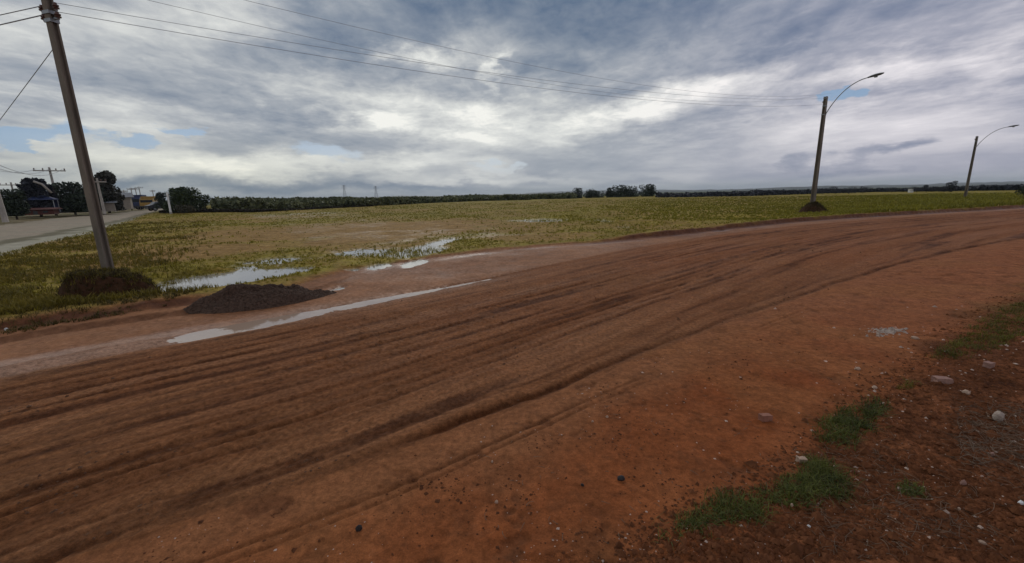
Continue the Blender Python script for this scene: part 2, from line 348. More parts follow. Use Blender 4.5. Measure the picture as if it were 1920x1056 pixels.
# ------------------------------------------------------------------ one continuous ground, cut into its regions
def ground():
    a_in = np.radians(np.linspace(-56, 56, 800)); a_l = np.radians(np.linspace(-180, -56, 90)[:-1]); a_r = np.radians(np.linspace(56, 180, 90)[1:])
    A = np.concatenate([a_l, a_in, a_r])
    dep = np.radians(np.concatenate([np.linspace(56, 9, 430)[:-1], np.linspace(9, 1.9, 250)])); r1 = EYE / np.tan(dep)
    r2 = np.geomspace(r1[-1], 6000, 110)[1:]
    Rr = np.concatenate([[0.25, 0.6], r1, r2])
    Rg, Ag = np.meshgrid(Rr, A, indexing='ij'); X = Rg * np.sin(Ag); Y = Rg * np.cos(Ag)
    nr, na = X.shape; X = X.ravel(); Y = Y.ravel()
    f = fields(X, Y); Z = height(X, Y, f)
    r, v, s = f['r'], f['v'], f['s']
    # ---- pigment of each place
    def c(*a): return np.array(a)[None, :]
    def mixv(a, b, k): return a * (1 - k[:, None]) + b * k[:, None]
    n1 = fbm(X * 0.5, Y * 0.5, 4, .5, 40); n2 = fbm(X * 2.2, Y * 2.2, 4, .55, 41); n3 = fbm(X * 7, Y * 7, 3, .6, 42)
    Wd = 4.6 + 0.12 * np.clip(s - 18, 0, 60); sl_ = f['sl']; lat = v * Wd + 0.10 * vnoise(sl_ * 0.35, s * 0 + 3.1)
    st = fbm(lat * 3.2, sl_ * 0.12, 4, .6, 43); st2 = fbm(lat * 14, sl_ * 0.5, 3, .6, 44)
    road = mixv(c(*MUD_DARK) + 0 * X[:, None], c(*MUD_PALE), np.clip(0.42 + 0.55 * st + 0.40 * st2 + 0.25 * n2, 0, 1))
    road = mixv(road, c(*MUD_RED), np.clip(sstep(16, 34, s) * 0.75 + 0.4 * n1, 0, 1) * 0.8)
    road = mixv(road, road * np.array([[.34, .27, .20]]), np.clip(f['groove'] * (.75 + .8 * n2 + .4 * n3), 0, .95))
    shoulder = mixv(c(*CLAY) + 0 * X[:, None], c(*CLAY_PALE), np.clip(0.35 + 0.6 * n1 + 0.5 * n2 + .25 * n3, 0, 1))
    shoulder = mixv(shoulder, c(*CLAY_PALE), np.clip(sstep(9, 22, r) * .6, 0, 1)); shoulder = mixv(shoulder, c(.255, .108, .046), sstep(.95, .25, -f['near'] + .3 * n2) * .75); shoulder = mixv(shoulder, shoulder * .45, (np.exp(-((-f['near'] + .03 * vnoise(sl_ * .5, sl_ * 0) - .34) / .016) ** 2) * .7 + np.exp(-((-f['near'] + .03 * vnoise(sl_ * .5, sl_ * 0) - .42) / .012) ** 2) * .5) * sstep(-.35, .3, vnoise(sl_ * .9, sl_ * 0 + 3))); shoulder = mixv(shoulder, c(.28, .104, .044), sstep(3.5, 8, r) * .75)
    shoulder = mixv(shoulder, c(.13, .050, .022), .55 * sstep(.28, .62, fbm(X * 5, Y * 5, 3, .6, 81)) + .35 * sstep(.2, .6, fbm(X * 12, Y * 12, 3, .6, 82)))
    shoulder = mixv(shoulder, c(.27, .105, .038), .45 * sstep(.05, .5, fbm(X * .9, Y * .9, 3, .6, 83)))
    verge = mixv(c(*VERGE_D) + 0 * X[:, None], c(*VERGE_L), np.clip(0.45 + 0.7 * n2 + 0.5 * n3, 0, 1))
    mud = mixv(c(*FLAT_A) + 0 * X[:, None], c(*FLAT_B), np.clip(0.4 + 0.7 * n1 + 0.5 * n2 + .3 * n3, 0, 1))
    gr = mixv(c(*GRASS_A) + 0 * X[:, None], c(*GRASS_B), np.clip(0.5 + 0.7 * n1 + 0.5 * n2, 0, 1))
    soil = mixv(c(*SOIL_A) + 0 * X[:, None], c(*SOIL_B), np.clip(0.5 + 0.8 * n2 + .4 * n3, 0, 1))
    # bare patches in the field
    bare = np.zeros_like(X)
    for (px, py, w, h_, k) in BARE:
        a = G(px - w, py); b = G(px + w, py); t = G(px, py - h_); u = G(px, py + h_)
        cx, cy = G(px, py); rx = math.hypot(b[0] - a[0], b[1] - a[1]) / 2; ry = math.hypot(t[0] - u[0], t[1] - u[1]) / 2
        bare = np.maximum(bare, k * sstep(1.2, 0.6, ell(X, Y, cx, cy, rx, ry, math.degrees(math.atan2(b[1] - a[1], b[0] - a[0]))) + 0.45 * fbm(X * 0.7, Y * 0.7, 4, .6, 50)))
    gcov = np.clip(0.78 + 0.9 * fbm(X * 0.25, Y * 0.25, 4, .6, 51) + 0.6 * n2 * sstep(40, 12, r), 0, 1) * (1 - bare)
    gcov = np.clip(np.maximum(gcov, sstep(70, 110, r) * 0.9), 0, 1)
    field = mixv(soil, gr, gcov * 0.85)
    col = mud
    gj = f['grass'] + 0.25 * fbm(X * 1.1, Y * 1.1, 4, .6, 20)
    col = mixv(col, field, sstep(-0.1, 0.5 , gj))
    col = mixv(col, c(.085, .030, .016), 0.85 * sstep(-0.28 - .4 * sstep(30, 36, s), -0.05, gj) * sstep(0.12 + .3 * sstep(30, 36, s), 0.0, gj) * np.maximum(sstep(22, 20, s), sstep(29, 34, s)))  # shadowed edge of the bank painted in as a dark red-brown fringe
    inroad = sstep(0.08, -0.08, f['far'] + 0.05 * n3)
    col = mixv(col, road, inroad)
    sh = sstep(0.985, 1.02, v + 0.012 * n3)
    col = mixv(col, shoulder, sh * inroad)
    vg = sstep(0.25, -0.35, f['verge'] + 0.35 * fbm(X * 1.8, Y * 1.8, 4, .6, 31)) * sh * inroad
    col = mixv(col, verge, vg)
    thin = sstep(0.10, 0.5, fbm(X * 0.9, Y * 0.9, 3, .6, 77) + 0.25) * sstep(5, 8, X) * vg
    col = mixv(col, c(.15, .12, .03), thin * 0.6)
    # side road
    sf = f['strip']; sr = f['sideN']; srf = f['sideF']
    wn_ = 0.8 * fbm(X * 0.6, Y * 0.4, 4, .6, 60)
    sideroad = mixv(c(*SIDE_A) + 0 * X[:, None], c(*SIDE_B), np.clip(.5 + n1 * .5 + .3 * n2 + sstep(-18, -60, X) * .0, 0, 1))
    beyond = mixv(c(.12, .11, .045) + 0 * X[:, None], c(.19, .14, .075), np.clip(.5 + n1, 0, 1))
    k = sstep(-0.2, 0.3, sf + wn_) * (Y > 1) * (r < 400) * (f['grass'] > 0)
    stripc = mixv(c(*STRIP_C) + 0 * X[:, None], c(.13, .12, .04), sstep(0.05, 0.4, fbm(X * 0.8, Y * 0.8, 4, .6, 62) - 0.1))
    col = mixv(col, stripc, k * sstep(75, 55, r))
    k = sstep(-1.2, -0.5, sr + wn_) * (Y > 1) * (f['grass'] > 0); col = mixv(col, c(.12, .10, .045), k)
    k = sstep(-0.1, 0.3, sr + 0.4 * wn_) * (Y > 1) * (f['grass'] > 0); col = mixv(col, sideroad, k)
    k = sstep(-0.3, 0.4, srf + wn_) * (Y > 1) * (f['grass'] > 0); col = mixv(col, beyond, k)
    col = mixv(col, c(.065, .080, .030), sstep(150, 260, r))
    left = sstep(22.5, 20.5, s); uu = -f['far'] + .06 * n3
    col = mixv(col, c(.40, .235, .155), left * .8 * sstep(-.30, -.12, uu) * sstep(.50, .30, uu) * np.clip(.8 + .6 * st2, 0, 1) * (f['near'] > 0))
    gl = f['grass'] + .5 + .10 * fbm(s * .9, s * 0, 3, .6, 3)
    col = mixv(col, c(.09, .036, .016), sstep(24, 21, s) * .75 * np.exp(-(gl / .08) ** 2) * (f['far'] > -.1))  # relief shade of the mud ledge painted in as a dark line
    # damp ground is darker and glossier
    wetn = np.clip(sstep(0.02, -0.035, Z) * (r < 60) * sstep(-.1, .2, f['far']) + 0.55 * inroad * (1 - sh) * np.clip(.4 + st, 0, 1) + 0.8 * inroad * (1 - sh) * sstep(.7, 0.2, -f['far']) * sstep(27, 24, s) + .7 * left * sstep(-.3, -.1, uu) * sstep(.5, .3, uu), 0, 1)
    # ---- faces and regions
    i = np.arange(nr - 1)[:, None] * na; j = np.arange(na - 1)[None, :]
    q = np.stack([i + j, i + na + j, i + na + j + 1, i + j + 1], -1).reshape(-1, 4)
    q = q[:, ::-1]
    fx = lambda arr: arr[q].mean(1)
    cf, cn, cg, cv, csn, csf, cst, cr_, cy_ = map(fx, (f['far'], f['near'], f['grass'], f['verge'], f['sideN'], f['sideF'], f['strip'], r, Y))
    reg = np.full(len(q), 0)                                      # field
    reg[cg < 0] = 1                                               # mud flat
    reg[(cf < 0) & (cn > 0)] = 2                                  # road
    reg[(cf < 0) & (cn <= 0)] = 3                                 # shoulder
    reg[(cf < 0) & (cn <= 0) & (cv < 0)] = 4                      # verge
    m = (cg > 0) & (cy_ > 1)
    reg[m & (cst > 0)] = 5; reg[m & (csn > 0)] = 6; reg[m & (csf > 0)] = 7
    reg[(cr_ > 200) & np.isin(reg, [0, 5, 7])] = 8
    names = ['grass_field', 'mud_flat', 'dirt_road', 'road_shoulder', 'roadside_verge', 'gravel_strip', 'side_road', 'side_road_verge', 'distant_ground']
    mats = [MAT_FIELD, MAT_MUD, MAT_ROAD, MAT_CLAY, MAT_VERGE, MAT_SIDE, MAT_SIDE, MAT_FIELD, MAT_FIELD]
    # smooth normals of the whole sheet, kept on every cut piece
    P = np.stack([X, Y, Z], -1).reshape(nr, na, 3)
    du = np.gradient(P, axis=0); dv = np.gradient(P, axis=1); Nn = np.cross(du, dv); Nn *= np.sign(Nn[..., 2:3]); Nn /= np.maximum(np.linalg.norm(Nn, axis=-1, keepdims=True), 1e-12)
    Nn = Nn.reshape(-1, 3)
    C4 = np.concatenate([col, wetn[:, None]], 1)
    for k, nm in enumerate(names):
        fq = q[reg == k]
        if not len(fq): continue
        u, inv = np.unique(fq, return_inverse=True); inv = inv.reshape(fq.shape)
        me = bpy.data.meshes.new(nm); me.vertices.add(len(u)); me.vertices.foreach_set('co', P.reshape(-1, 3)[u].ravel())
        me.loops.add(inv.size); me.loops.foreach_set('vertex_index', inv.ravel().astype(np.int32))
        me.polygons.add(len(fq)); me.polygons.foreach_set('loop_start', np.arange(len(fq), dtype=np.int32) * 4)
        me.polygons.foreach_set('use_smooth', np.ones(len(fq), bool))
        me.update(); 
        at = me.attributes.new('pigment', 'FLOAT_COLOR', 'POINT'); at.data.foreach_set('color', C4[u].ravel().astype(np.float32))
        me.normals_split_custom_set_from_vertices(Nn[u])
        me.materials.append(mats[k])
        o = bpy.data.objects.new(nm, me); COL.objects.link(o); o['kind'] = 'structure'

# ------------------------------------------------------------------ materials
def ntree(name):
    m = bpy.data.materials.new(name); m.use_nodes = True; t = m.node_tree; t.nodes.clear()
    out = t.nodes.new('ShaderNodeOutputMaterial'); b = t.nodes.new('ShaderNodeBsdfPrincipled'); t.links.new(b.outputs[0], out.inputs[0])
    return m, t, b
def tnoise(t, vec, scale, detail=4, rough=.55, dist=0):
    n = t.nodes.new('ShaderNodeTexNoise'); n.inputs['Scale'].default_value = scale; n.inputs['Detail'].default_value = detail
    n.inputs['Roughness'].default_value = rough; n.inputs['Distortion'].default_value = dist; t.links.new(vec, n.inputs['Vector']); return n.outputs[0]
def tmap(t, v, a, b, c, d):
    n = t.nodes.new('ShaderNodeMapRange'); t.links.new(v, n.inputs[0])
    for i, q in enumerate((a, b, c, d)): n.inputs[i + 1].default_value = q
    return n.outputs[0]
def tmul(t, a, fac):                                # colour times scalar socket
    n = t.nodes.new('ShaderNodeMix'); n.data_type = 'RGBA'; n.blend_type = 'MULTIPLY'; n.inputs[0].default_value = 1
    t.links.new(a, n.inputs[6]); t.links.new(fac, n.inputs[7]); return n.outputs[2]
def earth(name, rough0, rough1, grain, bump, spec=0.5, contrast=0.35):
    m, t, b = ntree(name)
    at = t.nodes.new('ShaderNodeAttribute'); at.attribute_name = 'pigment'
    g = t.nodes.new('ShaderNodeNewGeometry'); pos = g.outputs['Position']
    n1 = tnoise(t, pos, grain, 6, .65); n2 = tnoise(t, pos, grain * 5.3, 4, .7); n3 = tnoise(t, pos, grain * .17, 5, .6)
    k = tmap(t, n1, .3, .7, 1 - contrast, 1 + contrast); k2 = tmap(t, n2, .3, .7, 1 - contrast * .8, 1 + contrast * .8); k3 = tmap(t, n3, .3, .7, .82, 1.18)
    c = tmul(t, tmul(t, tmul(t, at.outputs['Color'], k), k2), k3); t.links.new(c, b.inputs['Base Color'])
    wn2 = t.nodes.new('ShaderNodeMath'); wn2.operation = 'MULTIPLY_ADD'; t.links.new(tmap(t, n1, .3, .7, -.3, .3), wn2.inputs[0]); wn2.inputs[1].default_value = 1.0; t.links.new(at.outputs['Alpha'], wn2.inputs[2])
    t.links.new(tmap(t, wn2.outputs[0], 0, 1, rough0, rough1), b.inputs['Roughness']); b.inputs['Specular IOR Level'].default_value = spec
    bp = t.nodes.new('ShaderNodeBump'); bp.inputs['Strength'].default_value = 1.0; bp.inputs['Distance'].default_value = bump
    ad = t.nodes.new('ShaderNodeMath'); ad.operation = 'MULTIPLY_ADD'; t.links.new(n2, ad.inputs[0]); ad.inputs[1].default_value = .35; t.links.new(n1, ad.inputs[2])
    t.links.new(ad.outputs[0], bp.inputs['Height']); t.links.new(bp.outputs[0], b.inputs['Normal'])
    return m
def plain(name, col, rough=.7, var=.25, scale=8, metal=0, bump=0.0, obj=True, spec=.5, two=None, stretch=None):
    m, t, b = ntree(name)
    tc = t.nodes.new('ShaderNodeTexCoord'); vec = tc.outputs['Object'] if obj else tc.outputs['Generated']
    if stretch:
        mp = t.nodes.new('ShaderNodeMapping'); mp.inputs[3].default_value = stretch; t.links.new(vec, mp.inputs[0]); vec = mp.outputs[0]
    n = tnoise(t, vec, scale, 6, .62)
    mx = t.nodes.new('ShaderNodeMix'); mx.data_type = 'RGBA'; t.links.new(tmap(t, n, .32, .68, 0, 1), mx.inputs[0])
    lo = two if two else tuple(c * (1 - var) for c in col); hi = col if two else tuple(min(1, c * (1 + var)) for c in col)
    mx.inputs[6].default_value = tuple(lo) + (1,); mx.inputs[7].default_value = tuple(hi) + (1,)
    t.links.new(mx.outputs[2], b.inputs['Base Color']); b.inputs['Roughness'].default_value = rough; b.inputs['Metallic'].default_value = metal
    b.inputs['Specular IOR Level'].default_value = spec
    if bump:
        bp = t.nodes.new('ShaderNodeBump'); bp.inputs['Distance'].default_value = bump; t.links.new(n, bp.inputs['Height']); t.links.new(bp.outputs[0], b.inputs['Normal'])
    return m
def leafy(name, lo, hi, scale=0.9, rough=.6, trans=.0):
    m, t, b = ntree(name); g = t.nodes.new('ShaderNodeNewGeometry')
    n = tnoise(t, g.outputs['Position'], scale, 5, .65)
    rn = t.nodes.new('ShaderNodeMath'); rn.operation = 'MULTIPLY_ADD'; t.links.new(g.outputs['Random Per Island'], rn.inputs[0]); rn.inputs[1].default_value = .45; t.links.new(n, rn.inputs[2])
    mx = t.nodes.new('ShaderNodeMix'); mx.data_type = 'RGBA'; t.links.new(tmap(t, rn.outputs[0], .45, 1.0, 0, 1), mx.inputs[0])
    mx.inputs[6].default_value = lo + (1,); mx.inputs[7].default_value = hi + (1,)
    t.links.new(mx.outputs[2], b.inputs['Base Color']); b.inputs['Roughness'].default_value = rough; b.inputs['Specular IOR Level'].default_value = .25
    if trans:
        tr = t.nodes.new('ShaderNodeBsdfTranslucent'); t.links.new(mx.outputs[2], tr.inputs[0]); ms = t.nodes.new('ShaderNodeMixShader'); ms.inputs[0].default_value = trans
        t.links.new(b.outputs[0], ms.inputs[1]); t.links.new(tr.outputs[0], ms.inputs[2]); t.links.new(ms.outputs[0], t.nodes['Material Output'].inputs[0])
    return m
MUD_DARK = (.148, .056, .020); MUD_PALE = (.315, .138, .056); MUD_RED = (.255, .090, .034)
CLAY = (.215, .060, .018); CLAY_PALE = (.265, .088, .031)
VERGE_D = (.090, .032, .013); VERGE_L = (.22, .080, .033)
FLAT_A = (.29, .125, .052); FLAT_B = (.20, .080, .032)
GRASS_A = (.165, .140, .014); GRASS_B = (.27, .220, .030)
SOIL_A = (.23, .13, .035); SOIL_B = (.33, .20, .070)
SIDE_A = (.32, .240, .165); SIDE_B = (.26, .225, .150); STRIP_C = (.33, .30, .215)
BARE = [(150, 455, 60, 8, .6), (420, 410, 120, 5, .5), (360, 478, 130, 20, 1), (620, 432, 210, 17, 1), (770, 428, 150, 20, 1), (480, 465, 90, 14, .7), (700, 460, 140, 14, .7), (980, 425, 110, 12, .6), (1000, 445, 150, 8, .8), (1250, 430, 160, 9, .55), (80, 520, 60, 8, .5), (200, 500, 60, 10, .4)]
MAT_ROAD = earth('road mud', .88, .55, 24, .020, .09, .42)
MAT_MUD = earth('flat mud', .88, .35, 14, .010, .2, .28)
MAT_CLAY = earth('shoulder clay', .85, .60, 22, .010, .06, .34)
MAT_VERGE = earth('verge soil', .90, .7, 26, .016, .06, .55)
MAT_FIELD = earth('field soil', .90, .35, 9, .02, .08, .45)
MAT_SIDE = earth('side road dirt', .85, .5, 7, .01, .4, .18)
def water_mat(name, col, rough=.03, ior=1.6):
    m, t, b = ntree(name); b.inputs['Base Color'].default_value = col + (1,); b.inputs['Roughness'].default_value = rough; b.inputs['IOR'].default_value = ior
    b.inputs['Specular IOR Level'].default_value = .9
    g = t.nodes.new('ShaderNodeNewGeometry'); n = tnoise(t, g.outputs['Position'], 9, 3); bp = t.nodes.new('ShaderNodeBump'); bp.inputs['Distance'].default_value = .0015
    t.links.new(n, bp.inputs['Height']); t.links.new(bp.outputs[0], b.inputs['Normal']); return m
MAT_WATER = water_mat('puddle water', (.34, .32, .28), ior=2.2); MAT_MUDWATER = water_mat('muddy water', (.42, .30, .22), .05, 1.55)

ground()

# ------------------------------------------------------------------ puddles: level sheets lying in the hollows
def sheet(name, outline, z, mat):
    me = bpy.data.meshes.new(name); n = len(outline)
    me.from_pydata([(x, y, z) for x, y in outline], [], [tuple(range(n))]); me.materials.append(mat); me.update()
    o = bpy.data.objects.new(name, me); COL.objects.link(o); o['kind'] = 'structure'
    if me.polygons[0].normal.z < 0: me.flip_normals()
    return o
def ring(cx, cy, rx, ry, rot, n=28, k=1.3):
    c, s = math.cos(rad(rot)), math.sin(rad(rot)); out = []
    for i in range(n):
        t = 2 * math.pi * i / n; q = k * (1 + .06 * math.sin(3 * t + cx))
        out.append((cx + c * rx * q * math.cos(t) - s * ry * q * math.sin(t), cy + s * rx * q * math.cos(t) + c * ry * q * math.sin(t)))
    return out
_pz = [0.0]
def pool(idx, name='puddle', dz=0.0, k=1.3):
    w = [WET[i] for i in idx]; _pz[0] -= .0007; dz = dz + _pz[0]
    if len(w) == 1: return sheet(name, ring(*w[0][:5], k=k), WZ + dz, MAT_WATER)
    pts = [p for q in w for p in ring(*q[:5], k=k)]
    pts = sorted(set(pts)); cr = lambda o, a, b: (a[0] - o[0]) * (b[1] - o[1]) - (a[1] - o[1]) * (b[0] - o[0]); lo = []; hi = []
    for p in pts:
        while len(lo) > 1 and cr(lo[-2], lo[-1], p) <= 0: lo.pop()
        lo.append(p)
    for p in reversed(pts):
        while len(hi) > 1 and cr(hi[-2], hi[-1], p) <= 0: hi.pop()
        hi.append(p)
    return sheet(name, lo[:-1] + hi[:-1], WZ + dz, MAT_WATER)
pool([0, 1, 2, 3, 10, 19, 20]); pool([4]); pool([5]); pool([6, 7, 8]); pool([9]); pool([11]); pool([12]); pool([13]); pool([14]); pool([15]); pool([16]); pool([17]); pool([18]); pool([21])
# long ribbon of muddy water along the far edge of the road
def ribbon(name, line, a, b, w0, w1, z, mat):
    L = [p for p in line]; acc = 0; lft = []; rgt = []
    for (x0, y0), (x1, y1) in zip(L[:-1], L[1:]):
        d = math.hypot(x1 - x0, y1 - y0)
        if a <= acc <= b:
            nx, ny = (y1 - y0) / d, -(x1 - x0) / d
            lft.append((x0 + nx * w0, y0 + ny * w0)); rgt.append((x0 + nx * w1, y0 + ny * w1))
        acc += d
    vs = [(x, y, z) for x, y in lft] + [(x, y, z) for x, y in rgt]; n = len(lft)
    me = bpy.data.meshes.new(name); me.from_pydata(vs, [], [(i, i + 1, n + i + 1, n + i) for i in range(n - 1)]); me.materials.append(mat); me.update()
    if me.polygons[0].normal.z < 0: me.flip_normals()
    o = bpy.data.objects.new(name, me); COL.objects.link(o); o['kind'] = 'structure'; return o
ribbon('roadside_puddle', FAR, 19.0, 29, -.25, .8, -.036, MAT_MUDWATER)

# ================================================================== mesh building
class MB:
    def __init__(s): s.v = []; s.f = []; s.n = 0
    def add(s, v, f):
        s.v += [tuple(p) for p in v]; s.f += [tuple(i + s.n for i in q) for q in f]; s.n += len(v)
    def box(s, c, d, rot=0.0, M=None):
        hx, hy, hz = d[0] / 2, d[1] / 2, d[2] / 2; cr_, sr_ = math.cos(rot), math.sin(rot); v = []
        for z in (-hz, hz):
            for x, y in ((-hx, -hy), (hx, -hy), (hx, hy), (-hx, hy)): v.append((c[0] + x * cr_ - y * sr_, c[1] + x * sr_ + y * cr_, c[2] + z))
        s.add(v, [(3, 2, 1, 0), (4, 5, 6, 7), (0, 1, 5, 4), (1, 2, 6, 5), (2, 3, 7, 6), (3, 0, 4, 7)])
    def tube(s, pts, r, n=8, cap=True):
        pts = [Vector(p) for p in pts]; N = len(pts); rr = r if isinstance(r, (list, tuple)) else [r] * N; v = []
        for i, p in enumerate(pts):
            t = (pts[min(i + 1, N - 1)] - pts[max(i - 1, 0)]).normalized()
            a = t.cross(Vector((0, 0, 1))) if abs(t.z) < .95 else t.cross(Vector((1, 0, 0)))
            a.normalize(); b = t.cross(a).normalized()
            for k in range(n):
                q = 2 * math.pi * k / n; v.append(p + (a * math.cos(q) + b * math.sin(q)) * rr[i])
        f = [(i * n + k, i * n + (k + 1) % n, (i + 1) * n + (k + 1) % n, (i + 1) * n + k) for i in range(N - 1) for k in range(n)]
        if cap: f += [tuple(range(n))[::-1], tuple((N - 1) * n + k for k in range(n))]
        s.add(v, f)
    def prism(s, prof, secs):
        """profile loop (x,y) lofted through sections [(origin, scale)]"""
        n = len(prof); v = [(o[0] + x * k, o[1] + y * k, o[2]) for o, k in secs for x, y in prof]; m = len(secs)
        f = [(i * n + k, i * n + (k + 1) % n, (i + 1) * n + (k + 1) % n, (i + 1) * n + k) for i in range(m - 1) for k in range(n)]
        f += [tuple(range(n))[::-1], tuple((m - 1) * n + k for k in range(n))]; s.add(v, f)
    def lathe(s, prof, c=(0, 0, 0), n=12):
        m = len(prof); v = [(c[0] + r * math.cos(2 * math.pi * k / n), c[1] + r * math.sin(2 * math.pi * k / n), c[2] + z) for r, z in prof for k in range(n)]
        s.add(v, [(i * n + k, i * n + (k + 1) % n, (i + 1) * n + (k + 1) % n, (i + 1) * n + k) for i in range(m - 1) for k in range(n)] + [tuple(range(n))[::-1], tuple((m - 1) * n + k for k in range(n))])
    def build(s, name, mat, parent=None, smooth=False, loc=None):
        me = bpy.data.meshes.new(name); me.from_pydata(s.v, [], s.f); me.materials.append(mat)
        if smooth: me.polygons.foreach_set('use_smooth', [True] * len(me.polygons))
        me.update(); o = bpy.data.objects.new(name, me); COL.objects.link(o)
        if parent: o.parent = parent
        if loc: o.location = loc
        return o
def npmesh(name, V, F, mat, parent=None, smooth=False):
    """V (n,3); F (m,k) of one face size"""
    me = bpy.data.meshes.new(name); V = np.asarray(V, np.float32); F = np.asarray(F, np.int32)
    me.vertices.add(len(V)); me.vertices.foreach_set('co', V.ravel()); me.loops.add(F.size); me.loops.foreach_set('vertex_index', F.ravel())
    me.polygons.add(len(F)); me.polygons.foreach_set('loop_start', np.arange(len(F), dtype=np.int32) * F.shape[1])
    me.polygons.foreach_set('use_smooth', np.full(len(F), smooth)); me.materials.append(mat); me.update(); me.validate()
    o = bpy.data.objects.new(name, me); COL.objects.link(o)
    if parent: o.parent = parent
    return o
def tag(o, label, cat, group=None, kind=None):
    o['label'] = label
    if cat: o['category'] = cat
    if group: o['group'] = group
    if kind: o['kind'] = kind
    return o
def stuff(o, label=None, cat=None):
    o['kind'] = 'stuff'
    if label: o['label'] = label
    if cat: o['category'] = cat
    return o
def thing(name, label, cat, loc=(0, 0, 0), rz=0.0, group=None):
    o = bpy.data.objects.new(name, None); COL.objects.link(o); o.location = loc; o.rotation_euler = (0, 0, rz); o.empty_display_size = .2
    return tag(o, label, cat, group)
def dup(root, loc, rz, label):
    r = root.copy(); COL.objects.link(r); r.location = loc; r.rotation_euler = (0, 0, rz); r['label'] = label
    for ch in root.children:
        c = ch.copy(); COL.objects.link(c); c.parent = r
        for g in ch.children:
            d = g.copy(); COL.objects.link(d); d.parent = c
    return r
def hz(x, y): return float(height(np.array([x]), np.array([y]))[0])

# ------------------------------------------------------------------ materials of things
M_CONC = plain('weathered concrete', (.17, .140, .108), .9, .35, 5, bump=.004, stretch=(1, 1, .25))
M_CONC2 = plain('pale concrete', (.34, .31, .27), .85, .25, 5, stretch=(1, 1, .3))
M_STEEL = plain('galvanised steel', (.30, .31, .32), .45, .15, 20, metal=.7)
M_DARK = plain('dark rubber', (.03, .03, .032), .5, .3, 20)
M_PORC = plain('brown porcelain', (.10, .045, .03), .3, .2, 20)
M_LAMP = plain('lamp housing', (.12, .125, .13), .5, .2, 10)
M_GLASS = plain('lamp glass', (.35, .36, .36), .2, .1, 10)
M_SOIL = plain('mound soil', (.075, .038, .020), .95, .5, 9, bump=.03, two=(.045, .020, .010), spec=.1)
M_GRAVEL = plain('dark gravel', (.115, .070, .048), .85, .3, 40, bump=.012, two=(.046, .029, .021), spec=.15)
M_BARK = plain('bark', (.07, .05, .035), .9, .3, 12, two=(.035, .026, .02))
M_WHITE = plain('white paint', (.72, .72, .70), .6, .08, 6)
M_WALL = plain('limewashed wall', (.26, .225, .18), .9, .15, 2)
M_ROOF = plain('fibre cement roof', (.19, .195, .205), .8, .2, 3)
M_BRICKW = plain('red painted wall', (.085, .022, .016), .85, .2, 3)
M_BLUE = plain('blue tarpaulin', (.018, .030, .085), .6, .3, 3)
M_YEL = plain('yellow paint', (.30, .175, .03), .5, .2, 4)
M_CARW = plain('silver car paint', (.22, .225, .24), .3, .05, 4, metal=.3)
M_CARD = plain('dark car paint', (.03, .032, .04), .3, .05, 4)
M_WIN = plain('dark window glass', (.02, .025, .03), .1, .2, 3)
M_TYRE = plain('tyre rubber', (.02, .02, .02), .8, .2, 10)
M_BRICK = plain('fired brick', (.28, .12, .075), .9, .25, 30, bump=.004)
M_STONEW = plain('pale mortar chunk', (.44, .30, .21), .85, .2, 40, bump=.003)
M_STONEP = plain('pinkish rubble', (.30, .165, .125), .9, .25, 40, bump=.003)
M_STONED = plain('black stone', (.022, .018, .018), .7, .3, 30, bump=.003)
M_RUBBLE = plain('ash grey rubble', (.50, .41, .34), .9, .3, 30, two=(.20, .14, .105))
M_CHIP = plain('pale chips', (.46, .34, .27), .85, .35, 3)
M_STRAW = plain('dead stalks', (.20, .135, .085), .9, .3, 4, two=(.11, .065, .04))
M_LEAF_D = leafy('dark foliage', (.010, .016, .012), (.040, .058, .030), .7)
M_LEAF_B = leafy('blue dark foliage', (.012, .014, .022), (.035, .040, .050), .7)
M_LEAF_G = leafy('green foliage', (.016, .030, .012), (.055, .075, .022), .6)
M_LEAF_BR = leafy('brownish foliage', (.022, .022, .017), (.065, .062, .045), .6)
M_SCRUB = leafy('scrub foliage', (.045, .058, .024), (.15, .155, .062), .12)
M_HEDGE = leafy('hedge foliage', (.016, .012, .008), (.040, .030, .016), .3)
M_GR = leafy('field grass', (.14, .12, .010), (.34, .285, .032), .35, .7, .25)
M_GR2 = leafy('fresh grass', (.020, .030, .003), (.135, .145, .022), 2.5, .6, .2)
M_WEED = leafy('weeds', (.075, .060, .008), (.235, .180, .026), 1.2, .7, .25)
M_DRYGR = leafy('dry mound grass', (.022, .014, .006), (.085, .062, .014), 2.0, .8, .1)
M_WIRE = plain('wire', (.30, .31, .33), .6, .1, 1)
M_THATCH = plain('dry thatch', (.050, .048, .030), .95, .3, 6, bump=.05)

